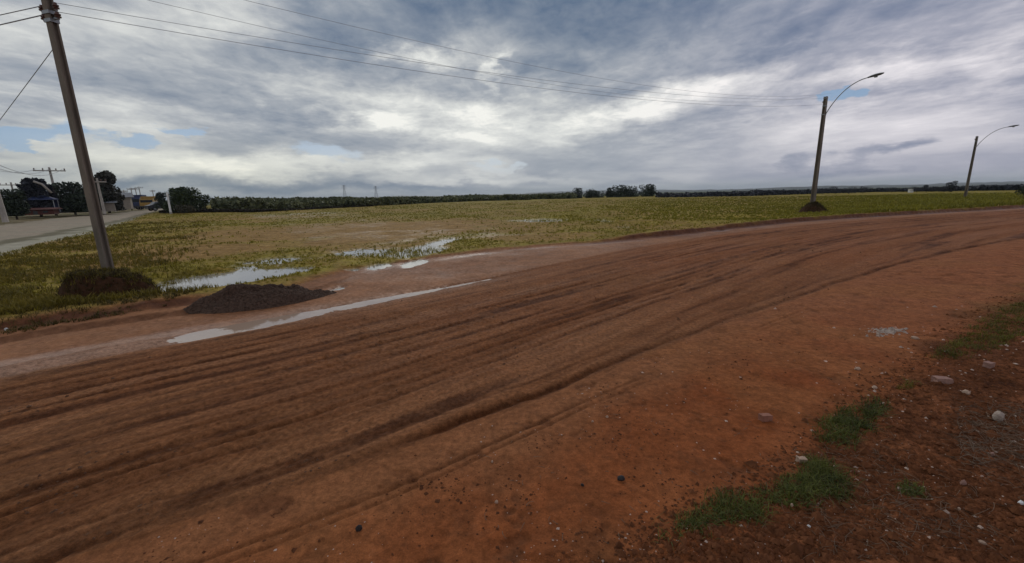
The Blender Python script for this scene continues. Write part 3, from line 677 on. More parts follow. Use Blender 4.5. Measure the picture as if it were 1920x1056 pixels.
# ------------------------------------------------------------------ heaps on the ground
def heap(name, label, cx, cy, rx, ry, rot, h, mat, seed, flat=2.2, rough=.12, nu=150, nv=90, peak=None):
    t = np.linspace(0, 2 * math.pi, nu, endpoint=False); q = np.linspace(0, 1.12, nv)
    Q, T = np.meshgrid(q, t, indexing='ij'); c, s_ = math.cos(rad(rot)), math.sin(rad(rot))
    wob = 1 + .16 * vnoise(np.cos(T) * 1.6 + seed, np.sin(T) * 1.6)
    lx = Q * np.cos(T) * rx * wob; ly = Q * np.sin(T) * ry * wob
    X = cx + lx * c - ly * s_; Y = cy + lx * s_ + ly * c
    prof = np.clip(1 - Q ** flat, -0.15, 1)
    if peak: prof = prof * peak(lx / rx)
    Zg = height(X.ravel(), Y.ravel(), fine=False).reshape(X.shape)
    Z = Zg + prof * h + np.clip(prof, 0, .4) / .4 * h * rough * (fbm(X * 2.2, Y * 2.2, 4, .6, seed) + .6 * fbm(X * 9, Y * 9, 3, .6, seed)) - .03 * (Q > 1.02)
    V = np.stack([X - cx, Y - cy, Z], -1).reshape(-1, 3); i = np.arange(nv - 1)[:, None] * nu; j = np.arange(nu)[None, :]
    F = np.stack([i + j, i + nu + j, i + nu + (j + 1) % nu, i + (j + 1) % nu], -1).reshape(-1, 4)
    z0 = float(Z[-1].mean()); V[:, 2] -= z0
    root = thing(name, label, 'mound' if 'gravel' not in name else 'gravel pile', (cx, cy, z0))
    o = npmesh('heap' if 'gravel' in name else 'soil', V, F, mat, root, True)
    return root, X, Y, Z, prof
def tufts(P, hgt, wid, blades, seed, lean=.35, spread=.05):
    """P (n,3) roots; hgt, wid (n,): returns V,F of bent blades, each two quads tapering"""
    r = np.random.default_rng(seed); n = len(P); m = n * blades
    base = np.repeat(P, blades, 0); H = np.repeat(hgt, blades) * r.uniform(.45, 1.1, m); W_ = np.repeat(wid, blades) * r.uniform(.6, 1.2, m)
    a = r.uniform(0, 2 * math.pi, m); ln = r.uniform(.05, 1, m) * lean; b = a + r.uniform(-1, 1, m) + math.pi / 2
    sp = np.repeat(hgt, blades) * spread / .1 * .6
    base = base + np.stack([r.normal(0, 1, m) * sp, r.normal(0, 1, m) * sp, np.zeros(m)], 1)
    dx, dy = np.cos(a), np.sin(a); sx, sy = np.cos(b) * W_ / 2, np.sin(b) * W_ / 2
    def lev(t, k): 
        o = np.stack([base[:, 0] + dx * H * ln * t * t * 1.6, base[:, 1] + dy * H * ln * t * t * 1.6, base[:, 2] + H * t * (1 - .25 * ln * t)], 1)
        s_ = np.stack([sx * k, sy * k, 0 * sx], 1); return o - s_, o + s_
    l0, r0 = lev(-.05, 1); l1, r1 = lev(.55, .8); l2, r2 = lev(1.0, .12)
    V = np.stack([l0, r0, l1, r1, l2, r2], 1).reshape(-1, 3); k = np.arange(m)[:, None] * 6
    F = np.concatenate([k + np.array([[0, 1, 3, 2]]), k + np.array([[2, 3, 5, 4]])]); return V, F

# soil mound round the foot of the first pole
P1 = G(215, 558); D1 = math.hypot(*P1); HM = AT(221, 516, D1).z; WA = AT(105, 17, D1).z
print('mound', HM, 'wire z', WA, P1)
mc = G(217, 567); mroot, mX, mY, mZ, mP = heap('soil_mound', 'dark soil mound with ragged grass round the foot of the big leaning left pole', mc[0] + .0, mc[1] + .0, 0.71, .60, 24, HM, M_SOIL, 3, 6.5, .22, 150, 80)
def on_heap(X, Y, Z, prof, n, seed, lo=.0, hi=2.0, weight=None):
    r = np.random.default_rng(seed); m = ((prof > lo) & (prof < hi)).ravel(); idx = np.flatnonzero(m); idx = r.choice(idx, n); return np.stack([X.ravel()[idx], Y.ravel()[idx], Z.ravel()[idx]], 1)
def local(V, root): return V - np.array(root.location)[None, :]
Pm = on_heap(mX, mY, mZ, mP, 800, 4, .02); V, F = tufts(Pm, np.full(len(Pm), .08), np.full(len(Pm), .010), 6, 5, 1.0)
g = npmesh('dry_grass', local(V, mroot), F, M_DRYGR, mroot); g['kind'] = 'stuff'
r_ = np.random.default_rng(8); Pm = on_heap(mX, mY, mZ, mP, 420, 6, .55); V, F = tufts(Pm, np.full(len(Pm), .075), np.full(len(Pm), .009), 6, 7, .9)
g = npmesh('green_grass', local(V, mroot), F, M_WEED, mroot); g['kind'] = 'stuff'
# gravel pile between the pole and the puddle
a, b = G(345, 590), G(622, 552); ga_, gb_ = a, b; gc = ((a[0] + b[0]) / 2, (a[1] + b[1]) / 2 + .12); gl = math.hypot(b[0] - a[0], b[1] - a[1]) / 2
gpk = lambda u: .70 + .42 * np.exp(-((u + .45) / .30) ** 2) + .16 * np.exp(-((u - .18) / .20) ** 2) - .30 * sstep(.35, 1, u)
groot, gX, gY, gZ, gP = heap('gravel_pile', 'low dark brown gravel pile between the grassy mound and the long roadside puddle', gc[0], gc[1], gl * 1.04, .50, math.degrees(math.atan2(b[1] - a[1], b[0] - a[0])), .25, M_GRAVEL, 9, 3.0, .34, 190, 80, gpk)
def chips(P, size, seed, flat=.6):
    r = np.random.default_rng(seed); n = len(P); base = np.array([(1, 0, 0), (-1, 0, 0), (0, 1, 0), (0, -1, 0), (0, 0, 1), (0, 0, -1), (.6, .6, .5), (-.6, .6, -.3)], float)[:6]
    V = base[None] * (size[:, None, None] * r.uniform(.5, 1.25, (n, 6, 1))); V[..., 2] *= flat
    a = r.uniform(0, 6.28, n); c, s_ = np.cos(a)[:, None], np.sin(a)[:, None]; x, y = V[..., 0] * c - V[..., 1] * s_, V[..., 0] * s_ + V[..., 1] * c; V[..., 0], V[..., 1] = x, y
    V = V + P[:, None, :]; f = np.array([(0, 2, 4), (2, 1, 4), (1, 3, 4), (3, 0, 4), (2, 0, 5), (1, 2, 5), (3, 1, 5), (0, 3, 5)])
    return V.reshape(-1, 3), (np.arange(n)[:, None, None] * 6 + f[None]).reshape(-1, 3)
Pg = on_heap(gX, gY, gZ, gP, 5200, 10, -.02); V, F = chips(Pg, np.random.default_rng(2).uniform(.008, .024, len(Pg)), 12)
g = npmesh('gravel', local(V, groot), F, M_GRAVEL, groot); g['kind'] = 'stuff'
# mound at the second pole
P2 = G(1521, 402)
m2, aX, aY, aZ, aP = heap('soil_mound', 'small dark soil mound round the foot of the middle street light pole', P2[0] - .1, P2[1] - .35, .95, .75, 20, .52, M_SOIL, 5, 1.8, .22, 80, 40)
Pm = on_heap(aX, aY, aZ, aP, 260, 4, .05); V, F = tufts(Pm, np.full(len(Pm), .16), np.full(len(Pm), .018), 6, 5, .9)
g = npmesh('dry_grass', local(V, m2), F, M_DRYGR, m2); g['kind'] = 'stuff'

# ------------------------------------------------------------------ poles
def double_t(w0, d0, h, taper=.6):
    """double-T concrete pole: two flanges joined by a recessed web"""
    m = MB(); k = lambda z: 1 - (1 - taper) * z / h
    prof = lambda w, d: [(-w / 2, -d / 2), (w / 2, -d / 2), (w / 2, -d * .28), (w * .16, -d * .22), (w * .16, d * .22), (w / 2, d * .28), (w / 2, d / 2), (-w / 2, d / 2), (-w / 2, d * .28), (-w * .16, d * .22), (-w * .16, -d * .22), (-w / 2, -d * .28)]
    m.prism(prof(w0, d0), [((0, 0, z), k(z)) for z in np.linspace(0, h, 9)]); return m
def bolt_band(z, w, d):
    m = MB(); m.box((0, -d / 2 - .006, z), (w + .03, .012, .05)); m.box((0, d / 2 + .006, z), (w + .03, .012, .05)); m.box((-w / 2 - .009, 0, z), (.012, d, .05)); m.box((w / 2 + .009, 0, z), (.012, d, .05)); return m
INS = [(.0, 0), (.022, 0), (.022, .03), (.05, .035), (.055, .055), (.03, .065), (.05, .08), (.052, .10), (.028, .115), (.03, .14), (.0, .145)]
# first pole, close on the left
H1 = WA + 1.9; WL = WA - .06 - (hz(*P1) - .1); z1 = hz(*P1) - .1
ang1 = math.atan2(17, 29)
pole = thing('utility_pole', 'tall leaning weathered concrete pole nearest the camera at the left, carrying the power lines', 'utility pole', (P1[0], P1[1], z1), rad(-14))
double_t(.138, .12, H1, .74).build('shaft', M_CONC, pole)
def wp(h): return .138 * (1 - .26 * h / H1), .12 * (1 - .26 * h / H1)
for hh in (WL - .02, WL - .14, WL + .57):
    bolt_band(hh, *wp(hh)).build('clamp_band', M_STEEL, pole)
for sx in (-1, 1):
    m = MB(); w, d = wp(5.); m.box((sx * (w / 2 + .05), 0, WL - .11), (.12, .03, .03)); m.tube([(sx * (w / 2 + .10), 0, WL - .14), (sx * (w / 2 + .10), 0, WL + .10)], .012, 6); br = m.build('insulator_bracket', M_STEEL, pole)
    for zz in (WL - .13, WL):
        m = MB(); m.lathe([(r * .8, z * .8) for r, z in INS], (sx * (w / 2 + .10), 0, zz), 10); m.build('insulator', M_PORC, br)
m = MB(); m.box((0, -.11, WL + .57), (1.9, .09, .11)); m.build('crossarm', M_CONC2, pole)
for xx in (-.85, -.35, .35, .85):
    m = MB(); m.lathe([(r * 1.1, z * 1.1) for r, z in INS], (xx, -.11, WL + .628), 10); m.build('insulator', M_PORC, pole)
# street light poles
def lamp_pole(label, loc, rz, arm, H=5.45, rise=1.15):
    t = thing('street_light_pole', label, 'street light', loc, rz, 'street light poles along the dirt road')
    double_t(.26, .22, H, .72).build('shaft', M_CONC, t)
    for hh in (H - .1, H - .55, H - 1.05): bolt_band(hh, .26 * (1 - .28 * hh / H), .22 * (1 - .28 * hh / H)).build('clamp_band', M_STEEL, t)
    m = MB(); m.lathe([(r * .8, z * .8) for r, z in INS], (.0, -.12, H - .35), 10); m.build('insulator', M_PORC, t)
    pts = [(0, .12 + arm * (1 - math.cos(q * math.pi / 2)) * .25 + arm * q * .75, H - 1.0 + rise * (1 - (1 - q) ** 1.9)) for q in np.linspace(0, 1, 14)]
    pts = [(0, .10, H - 1.05)] + pts; m = MB(); m.tube(pts, .026, 7); ar = m.build('lamp_arm', M_STEEL, t, True)
    e = pts[-1]; m = MB(); n = 9; v = []; f = []
    for i, (q, w, a_, b_) in enumerate(((-.05, .05, .04, .03), (.10, .10, .07, .04), (.3, .15, .08, .06), (.52, .14, .06, .06), (.66, .06, .03, .03))):
        for k in range(10):
            th = 2 * math.pi * k / 10; v.append((w * math.cos(th), e[1] + q, e[2] + q * .12 + (a_ if math.sin(th) > 0 else b_) * math.sin(th)))
    f = [(i * 10 + k, i * 10 + (k + 1) % 10, (i + 1) * 10 + (k + 1) % 10, (i + 1) * 10 + k) for i in range(4) for k in range(10)] + [tuple(range(10)), tuple(40 + k for k in range(10))[::-1]]
    m.add(v, f); lh = m.build('lamp_head', M_LAMP, t, True)
    m = MB(); m.lathe([(.0, -.05), (.075, -.04), (.09, 0), (.0, .01)], (0, e[1] + .32, e[2] - .035), 12); m.build('lamp_lens', M_GLASS, lh, True)
    return t
P3 = AT(1811, 362, 66.0)
pdir = Vector((P3.x - P2[0], P3.y - P2[1])).normalized()
armdir = Vector((pdir.y, -pdir.x))
# length of arm that carries the lamp over the road
dl = ray(1645, 142); k_ = dl.x / dl.y
L2 = (k_ * P2[1] - P2[0]) / (armdir.x - k_ * armdir.y)
Dp2 = math.hypot(*P2); H2 = AT(1551, 181, Dp2).z; z2 = hz(*P2)
lampP = Vector((P2[0] + armdir.x * L2, P2[1] + armdir.y * L2)); zl = AT(1645, 142, lampP.length).z
print('lamp arm', L2, 'pole h', H2, 'lamp z', zl)
rz2 = math.atan2(armdir.y, armdir.x) - math.pi / 2
sl2 = lamp_pole('grey concrete street light pole in the middle distance, standing on a small soil mound', (P2[0], P2[1], z2), rz2, L2 - .5, H2 - z2, zl - H2 + 1.0)
H3 = AT(1826, 256, 66.0).z
sl3 = dup(sl2, (P3.x, P3.y, H3 - (H2 - z2)), rz2, 'farthest street light pole, standing in tall grass near the right edge')
sl4 = dup(sl2, (AT(1926, 362, 74.0).x, AT(1926, 362, 74.0).y, -3.2), rz2, 'street light pole cut by the right edge of the photo, beyond the grass') if False else None

# ------------------------------------------------------------------ wires
def wire(name, a, b, sag, r, label, group='power lines running along the dirt road', n=40):
    a, b = Vector(a), Vector(b); pts = [a.lerp(b, t) - Vector((0, 0, 4 * sag * t * (1 - t))) for t in np.linspace(0, 1, n)]
    o = Vector(a); m = MB(); m.tube([p - o for p in pts], r, 5); w = m.build(name, M_WIRE, None, True, o); tag(w, label, 'power line', group); return w
R1 = Matrix.Rotation(rad(-14), 3, 'Z')
def onpole1(x, y, z): return Vector((P1[0], P1[1], z1)) + R1 @ Vector((x, y, z))
top2 = Vector((P2[0], P2[1], H2))
wire('power_line', onpole1(.20, 0, WL + .10), top2 + Vector((0, -.1, -.10)), .55, .0042, 'upper wire of the low pair leaving the right side of the big left pole')
wire('power_line', onpole1(.20, 0, WL - .03), top2 + Vector((0, -.1, -.45)), .60, .0048, 'lower wire of the low pair leaving the right side of the big left pole')
wire('power_line', onpole1(-.35, -.11, WL + .62), top2 + Vector((-.1, .1, .12)), 1.05, .0036, 'high wire crossing the sky, the left one of the two entering at the top edge')
wire('power_line', onpole1(.85, -.11, WL + .62), top2 + Vector((.2, -.2, .15)), .85, .0036, 'highest wire crossing the sky, the right one of the two entering at the top edge')
OFF = Vector((-46, 17, 0))
wire('power_line', onpole1(-.20, 0, WL + .10), OFF + Vector((0, 0, 6.9)), .75, .007, 'upper wire of the pair running left from the big left pole to the picture edge')
wire('power_line', onpole1(-.20, 0, WL - .03), OFF + Vector((0, 0, 6.55)), .80, .009, 'lower wire of the pair running left from the big left pole to the picture edge')
tag(MB().build('x', M_WIRE), 'x', 'x') if False else None
ga = G(-200, 480)
wire('guy_wire', onpole1(-.05, 0, WL - .5), (ga[0], ga[1], 0), .05, .006, 'slanting stay wire from the big left pole down to the left edge', 'stay wire')
p = onpole1(-.20, 0, WL + .03).lerp(OFF + Vector((0, 0, 6.75)), .055) - Vector((0, 0, .16))
m = MB(); m.box((0, 0, 0), (.05, .05, .22)); m.box((0, 0, .11), (.12, .06, .05)); m.box((0, 0, -.11), (.12, .06, .05)); o = m.build('wire_spacer', M_DARK, None, loc=p); tag(o, 'dark spacer clamp on the wire pair just left of the big left pole', 'wire spacer')

# ------------------------------------------------------------------ white marker post in the field
pp = G(321, 403); ph = AT(312, 362, math.hypot(*pp)).z
mp = thing('marker_post', 'slender white concrete post standing alone at the left end of the field', 'post', (pp[0], pp[1], hz(*pp) - .05), rad(20))
m = MB(); m.prism([(-.11, -.07), (.11, -.07), (.11, .07), (-.11, .07)], [((0, 0, 0), 1), ((0, 0, ph - .2), .88), ((0, 0, ph + .0), .80)]); m.build('shaft', M_WHITE, mp)
m = MB(); m.box((0, 0, .15), (.28, .2, .3)); m.build('plinth', M_CONC2, mp)

# ------------------------------------------------------------------ trees and bushes
def crown_mesh(lobes, n, size, seed):
    r = np.random.default_rng(seed); w = np.array([l[3] * l[4] for l in lobes]); pick = r.choice(len(lobes), n, p=w / w.sum())
    L = np.array(lobes); c = L[pick, :3]; d = r.normal(size=(n, 3)); d /= np.linalg.norm(d, axis=1, keepdims=True)
    rr = r.uniform(.45, 1.06, n) ** .6; ctr = c + d * rr[:, None] * np.stack([L[pick, 3], L[pick, 3], L[pick, 4]], 1)
    a = r.normal(size=(n, 3)); a /= np.linalg.norm(a, axis=1, keepdims=True); b = np.cross(a, r.normal(size=(n, 3))); b /= np.linalg.norm(b, axis=1, keepdims=True)
    s1 = (size * r.uniform(.5, 1.4, n))[:, None]; s2 = s1 * r.uniform(.4, .9, (n, 1))
    V = np.stack([ctr - a * s1, ctr + b * s2, ctr + a * s1 * .9, ctr - b * s2], 1).reshape(-1, 3); return V, np.arange(n * 4).reshape(-1, 4)
def tree(name, label, base, h, w, mat, seed, cat='tree', trunk=.28, nl=14, n=2600, size=None, group=None, shape='round', ntr=1):
    r = random.Random(seed); t = thing(name, label, cat, base, 0, group); size = size or h * .042
    m = MB(); tips = []
    for q in range(ntr):
        ox = (q - (ntr - 1) / 2) * w * .22
        ctr = Vector((ox, 0, h * trunk)); m.tube([(ox * .6, 0, -.3), (ox * .8, 0, h * trunk * .5), ctr, (ox * 1.1, .02, h * .75)], [h * .034, h * .026, h * .021, h * .008], 7)
        for k in range(6):
            a = r.uniform(0, 6.28); e = Vector((ox + math.cos(a) * w * .36, math.sin(a) * w * .36, h * r.uniform(.5, .85))); mid = ctr.lerp(e, .5) + Vector((0, 0, h * .04))
            m.tube([ctr, mid, e], [h * .014, h * .009, h * .004], 5)
    m.build('trunk', M_BARK, t, True)
    lobes = []; 
    for k in range(nl):
        a = r.uniform(0, 6.28); q = math.sqrt(r.random()); zz = r.uniform(trunk * 1.05, .88)
        env = math.sqrt(max(.05, 1 - ((zz - .52) / .5) ** 2)) if shape == 'round' else (1.05 - zz) if shape == 'cone' else math.sqrt(max(.05, 1 - ((zz - .62) / .42) ** 2))
        rl = w * r.uniform(.17, .27); rz_ = min(rl, h * .22) * r.uniform(.8, 1.1); lobes.append((math.cos(a) * q * w * .36 * env, math.sin(a) * q * w * .36 * env, min(zz * h, h - rz_), rl, rz_))
    for k in range(nl // 2):
        a = r.uniform(0, 6.28); q = r.uniform(.3, .9); lobes.append((math.cos(a) * q * w * .36, math.sin(a) * q * w * .36, h * r.uniform(max(.12, trunk * .8), .5), w * .2, h * .16))
    V, F = crown_mesh(lobes, n, size, seed); V[:, 2] = np.maximum(V[:, 2], .02); npmesh('crown', V, F, mat, t); return t
def tree_at(name, label, px0, px1, ptop, pbase, D, mat, seed, wk=1.0, **kw):
    xm = (px0 + px1) / 2; b = AT(xm, pbase, D); top = AT(xm, ptop, D); w = (AT(px1, pbase, D) - AT(px0, pbase, D)).length
    return tree(name, label, (b.x, b.y, b.z), top.z - b.z, w * wk, mat, seed, **kw)
tree_at('tree', 'bushy dark green tree at the far left edge beyond the side road', 6, 56, 354, 406, 62, M_LEAF_D, 1, n=5200, trunk=.05, nl=24, wk=1.32)
tree_at('tree', 'tall rounded nearly black tree behind the crossarm pole, leftmost of the tall ones', 54, 100, 331, 402, 78, M_LEAF_B, 2, n=6000, trunk=.05, nl=26, wk=1.32)
tree_at('tree', 'narrow dark tree top standing right at the crossarm pole', 92, 118, 338, 400, 80, M_LEAF_B, 3, n=2600, trunk=.05, nl=14, shape='cone')
tree_at('tree', 'wide low dark tree between the crossarm pole and the big leaning pole', 110, 172, 340, 399, 82, M_LEAF_D, 4, n=6000, trunk=.06, nl=26, wk=1.32)
tree_at('tree', 'dark shady tree directly behind the big leaning pole', 148, 200, 344, 397, 84, M_LEAF_D, 41, n=4200, trunk=.06, nl=20, wk=1.32)
tree_at('tree', 'tall brownish green tree just right of the big leaning pole', 172, 238, 321, 396, 86, M_LEAF_BR, 5, n=7000, trunk=.06, nl=28, wk=1.1)
tree_at('tree', 'small dark tree under the line of receding poles, left of the yellow truck', 232, 262, 362, 392, 120, M_LEAF_D, 6, n=1200, trunk=.15, nl=9)
tree_at('tree', 'small dark tree behind the yellow truck', 264, 300, 366, 391, 130, M_LEAF_D, 7, n=1200, trunk=.15, nl=9)
tree_at('tree', 'low dark tree just left of the white post', 290, 326, 360, 394, 78, M_LEAF_D, 8, n=1500, trunk=.1, nl=10)
tree_at('tree', 'broad dark green tree just right of the white post, largest behind the field', 308, 382, 350, 396, 76, M_LEAF_G, 9, n=6500, trunk=.05, nl=30, wk=1.15)
tree_at('tree', 'lower dark tree at the right side of the broad tree by the white post', 352, 402, 364, 396, 80, M_LEAF_G, 10, n=2200, trunk=.1, nl=14)
for k, (x0, x1, tp, lb) in enumerate([(1072, 1093, 352, 'leftmost round tree of the dark clump at the middle of the horizon'), (1095, 1115, 354, 'second round tree from the left in the dark horizon clump'), (1113, 1133, 358, 'low tree in the gap of the dark horizon clump'), (1137, 1150, 352, 'slim small tree in the middle of the dark horizon clump'),
        (1148, 1176, 347, 'wide open tree, third from the right end of the horizon clump'), (1168, 1196, 347, 'wide tree next to the rightmost tree of the horizon clump'), (1196, 1226, 345, 'rightmost and tallest round tree of the dark horizon clump')]):
    tree_at('tree', lb, x0, x1, tp, 374 - k * .3, 128, M_LEAF_D, 20 + k, n=2600, trunk=.05, nl=16, wk=1.3, group='trees of the clump on the horizon')
for k, (x0, x1, tp, bs, D, lb) in enumerate([(1240, 1300, 364, 373, 120, 'long low dark bush right of the horizon clump'), (1310, 1385, 362, 371, 118, 'second long low dark bush right of the horizon clump'), (1290, 1330, 365, 373, 125, 'flat dark bush between two longer ones right of the clump')]):
    b = AT((x0 + x1) / 2, bs, D); wdt = (AT(x1, bs, D) - AT(x0, bs, D)).length; hh = AT((x0 + x1) / 2, tp, D).z - b.z; t = thing('bush', lb, 'bush', b, 0, 'low bushes at the far field edge')
    rr = random.Random(k); ang = math.atan2(b.x, b.y); ux, uy = math.cos(-ang), math.sin(-ang)
    lobes = [(ux * q * wdt * .46, uy * q * wdt * .46, hh * rr.uniform(.25, .6), wdt * .09, hh * rr.uniform(.3, .45)) for q in np.linspace(-1, 1, 11)]
    V, F = crown_mesh(lobes, 1500, .16, 60 + k); npmesh('foliage', V, F, M_LEAF_D, t); m = MB()
    for q in (-.3, 0, .3): m = MB(); m.tube([(ux * q * wdt, uy * q * wdt, -.2), (ux * q * wdt * 1.1, uy * q * wdt, hh * .5)], [.06, .03], 5); m.build('stem', M_BARK, t)
far = [(1530, 1556, 352, 363, 'leftmost low tree of the far dark row behind the middle street light'), (1552, 1580, 350, 363, 'second tree of the far dark row right of the middle street light'), (1577, 1606, 350, 363, 'third tree of the far dark row right of the middle street light'), (1602, 1634, 348, 362, 'right end tree of the far dark row right of the middle street light'),
       (1652, 1690, 351, 361, 'low far tree left of the white shed'), (1706, 1732, 349, 360, 'low far tree just right of the white shed'), (1728, 1745, 346, 360, 'small pointed far tree between the white shed and the tallest far tree'), (1742, 1764, 349, 360, 'round far tree left of the tallest far tree'), (1758, 1780, 348, 360, 'far tree against the left flank of the tallest far tree'), (1772, 1794, 339, 360, 'tallest of the far trees, left of the farthest street light'),
       (1902, 1935, 344, 366, 'dark tree cut by the right edge of the photo')]
for k, (x0, x1, tp, bs, lb) in enumerate(far):
    tree_at('tree', lb, x0 - 2, x1 + 2, tp, bs, 118 if k < 10 else 60, M_LEAF_B if k < 10 else M_LEAF_D, 80 + k, n=1100, trunk=.1, nl=10, group='far trees on the right')

# scrub that closes the field, uncountable
def scrub(name, label, pts, hs, n, size, mat, seed):
    r = np.random.default_rng(seed); P = np.array(pts, float); seg = r.integers(0, len(P) - 1, n); t = r.random(n)
    P0, P1_ = P[seg], P[seg + 1]; near = P0[:, :2] + (P1_[:, :2] - P0[:, :2]) * t[:, None]; dep = (P0[:, 2] + (P1_[:, 2] - P0[:, 2]) * t) * r.random(n) ** 1.6
    d = near / np.linalg.norm(near, axis=1, keepdims=True); xy = near + d * dep[:, None]
    hh = (P0[:, 3] + (P1_[:, 3] - P0[:, 3]) * t) * (.72 + .38 * fbm(xy[:, 0] * .30, xy[:, 1] * .30, 3, .6, seed) + .34 * fbm(xy[:, 0] * .06, xy[:, 1] * .06, 2, .6, seed + 1))
    gz = height(xy[:, 0], xy[:, 1], fine=False); z = gz + hh * r.random(n) ** .7
    ctr = np.stack([xy[:, 0], xy[:, 1], z], 1); a = r.normal(size=(n, 3)); a /= np.linalg.norm(a, axis=1, keepdims=True); b = np.cross(a, r.normal(size=(n, 3))); b /= np.linalg.norm(b, axis=1, keepdims=True)
    s1 = (size * r.uniform(.5, 1.5, n) * np.linalg.norm(xy, axis=1) / 90)[:, None]; V = np.stack([ctr - a * s1, ctr + b * s1 * .7, ctr + a * s1, ctr - b * s1 * .7], 1).reshape(-1, 3)
    o = npmesh(name, V, np.arange(n * 4).reshape(-1, 4), mat); return stuff(o, label, 'scrub')
edge = [(400, 399), (500, 396), (600, 391), (700, 387), (800, 381), (900, 377), (1000, 375), (1080, 374)]
scrub('scrub_belt', 'belt of dull green scrub closing the far side of the field', [(*G(x, y), 90, h_) for (x, y), h_ in zip(edge, (2.1, 2.0, 1.9, 1.8, 1.6, 1.55, 1.6, 1.6))], None, 60000, .30, M_SCRUB, 5)
scrub('dark_hedge', 'very dark low hedge in front of the scrub at the left of the field', [(*G(x, y), 3, h_) for x, y, h_ in ((300, 402, .45), (340, 401, .55), (400, 400, .55), (480, 398, .55), (560, 394, .5), (640, 390, .45), (700, 387, .3))], None, 16000, .13, M_HEDGE, 6)
scrub('far_scrub', 'thin dark scrub line along the horizon right of the tree clump', [(*G(x, y), 30, h_) for x, y, h_ in ((1230, 373, 1.2), (1400, 369, 1.2), (1530, 364, 1.1), (1640, 361.5, 1.0), (1800, 359.5, 1.0), (1960, 358, 1.1))], None, 16000, .20, M_LEAF_B, 7)
tree_tops = AT(700, 368, 300)

# thatched hut-like mound by the white post
hb = AT(345, 397, 70); t = thing('bush', 'rounded dull brown bush in front of the broad tree by the white post', 'bush', (hb.x, hb.y, hb.z - .1))
rr = random.Random(5); lobes = [(rr.uniform(-.8, .8), rr.uniform(-.5, .5), rr.uniform(.15, .55), .5, .42) for _ in range(12)] + [(0, 0, .65, .7, .4)]
V, F = crown_mesh(lobes, 1500, .10, 205); V[:, 2] = np.maximum(V[:, 2], .02); npmesh('foliage', V, F, leafy('brown bush', (.030, .026, .014), (.085, .078, .042), .8), t); m = MB()
m.tube([(0, 0, -.1), (.05, 0, .6)], [.06, .03], 6); m.build('stem', M_BARK, t)

# ------------------------------------------------------------------ hills on the horizon and lattice masts
def hills(name, a0, a1, D, hs, seed, mat):
    n = 260; A = np.radians(np.linspace(a0, a1, n)); pr = hs * (.62 + .55 * fbm(np.degrees(A) * .11, A * 0, 3, .5, seed)) + hs * .22 * fbm(np.degrees(A) * 1.3, A * 0, 3, .6, seed + 1)
    rings = [(0.93, 0), (0.965, .55), (1.0, 1.0), (1.08, .75), (1.2, 0)]
    V = np.concatenate([np.stack([np.sin(A) * D * k, np.cos(A) * D * k, pr * q - 4 + 0 * A], 1) for k, q in rings]); i = np.arange(len(rings) - 1)[:, None] * n; j = np.arange(n - 1)[None]
    F = np.stack([i + j, i + j + 1, i + n + j + 1, i + n + j], -1).reshape(-1, 4); o = npmesh(name, V, F, mat, None, True); o['kind'] = 'structure'; return o
M_HILL = leafy('wooded hills', (.030, .040, .030), (.060, .070, .045), .01)
hills('hills', -60, 62, 3600, 24, 3, M_HILL); hills('near_hills', -30, 60, 1900, 10, 9, M_HILL)
def mast(px, ptop, D, label):
    b = AT(px, 372, D); top = AT(px, ptop, D).z; t = thing('lattice_mast', label, 'mast', (b.x, b.y, -3)); H = top + 3; m = MB(); w = 3.2
    for sx, sy in ((-1, -1), (1, -1), (1, 1), (-1, 1)): m.tube([(sx * w, sy * w, 0), (sx * .5, sy * .5, H)], .22, 4)
    m.build('leg_frame', M_STEEL, t); m = MB()
    for k in range(12):
        z0, z1_ = H * k / 12, H * (k + 1) / 12; w0 = w - (w - .5) * k / 12; w1 = w - (w - .5) * (k + 1) / 12
        for q in range(4):
            c = [(-1, -1), (1, -1), (1, 1), (-1, 1)]; a, b_ = c[q], c[(q + 1) % 4]; m.tube([(a[0] * w0, a[1] * w0, z0), (b_[0] * w1, b_[1] * w1, z1_)], .12, 3)
    m.build('bracing', M_STEEL, t); m = MB()
    for z, l in ((H * .80, 5.5), (H * .88, 4.5), (H * .96, 3.5)): m.box((0, 0, z), (l * 2, .5, .4))
    m.build('crossarm', M_STEEL, t)
mast(647, 347, 900, 'left one of the two thin lattice masts on the horizon'); mast(706, 349, 900, 'right one of the two thin lattice masts on the horizon')

# ------------------------------------------------------------------ beyond the side road
def small_pole(px, ptop, pbase, D, label, arm=0, r0=.16):
    b = AT(px[1], pbase, D); h = AT(px[0], ptop, D).z - b.z; t = thing('utility_pole', label, 'utility pole', (b.x, b.y, b.z - .1), rad(40), 'poles along the side road')
    m = MB(); m.prism([(-r0, -r0 * .8), (r0, -r0 * .8), (r0, r0 * .8), (-r0, r0 * .8)], [((0, 0, 0), 1), ((0, 0, h + .1), .6)]); m.build('shaft', M_CONC2, t)
    if arm:
        m = MB(); m.box((0, -.16, h - .35), (arm, .12, .14)); m.build('crossarm', M_CONC2, t)
        for q in (-.46, -.2, .2, .46): m = MB(); m.lathe([(r * 1.6, z * 1.8) for r, z in INS], (q * arm, -.16, h - .28), 8); m.build('insulator', M_PORC, t)
    return b, h
small_pole((2, 10), 348, 414, 46, 'pale concrete pole at the left edge beyond the side road', 0, .15)
b1_, h1_ = small_pole((97, 112), 314, 396, 84, 'pole with a wide crossarm rising above the dark trees on the left', 3.0, .17)
small_pole((28, 36), 342, 402, 110, 'distant pole with crossarm above the leftmost bushy tree', 2.6, .16)
small_pole((181, 196), 334, 400, 72, 'pale pole just right of the big leaning pole', 1.6, .15)
small_pole((206, 217), 350, 396, 92, 'second pale pole right of the big leaning pole', 1.2, .14)
small_pole((231, 239), 356, 393, 118, 'third pale pole in the row receding along the side road', 1.2, .14)
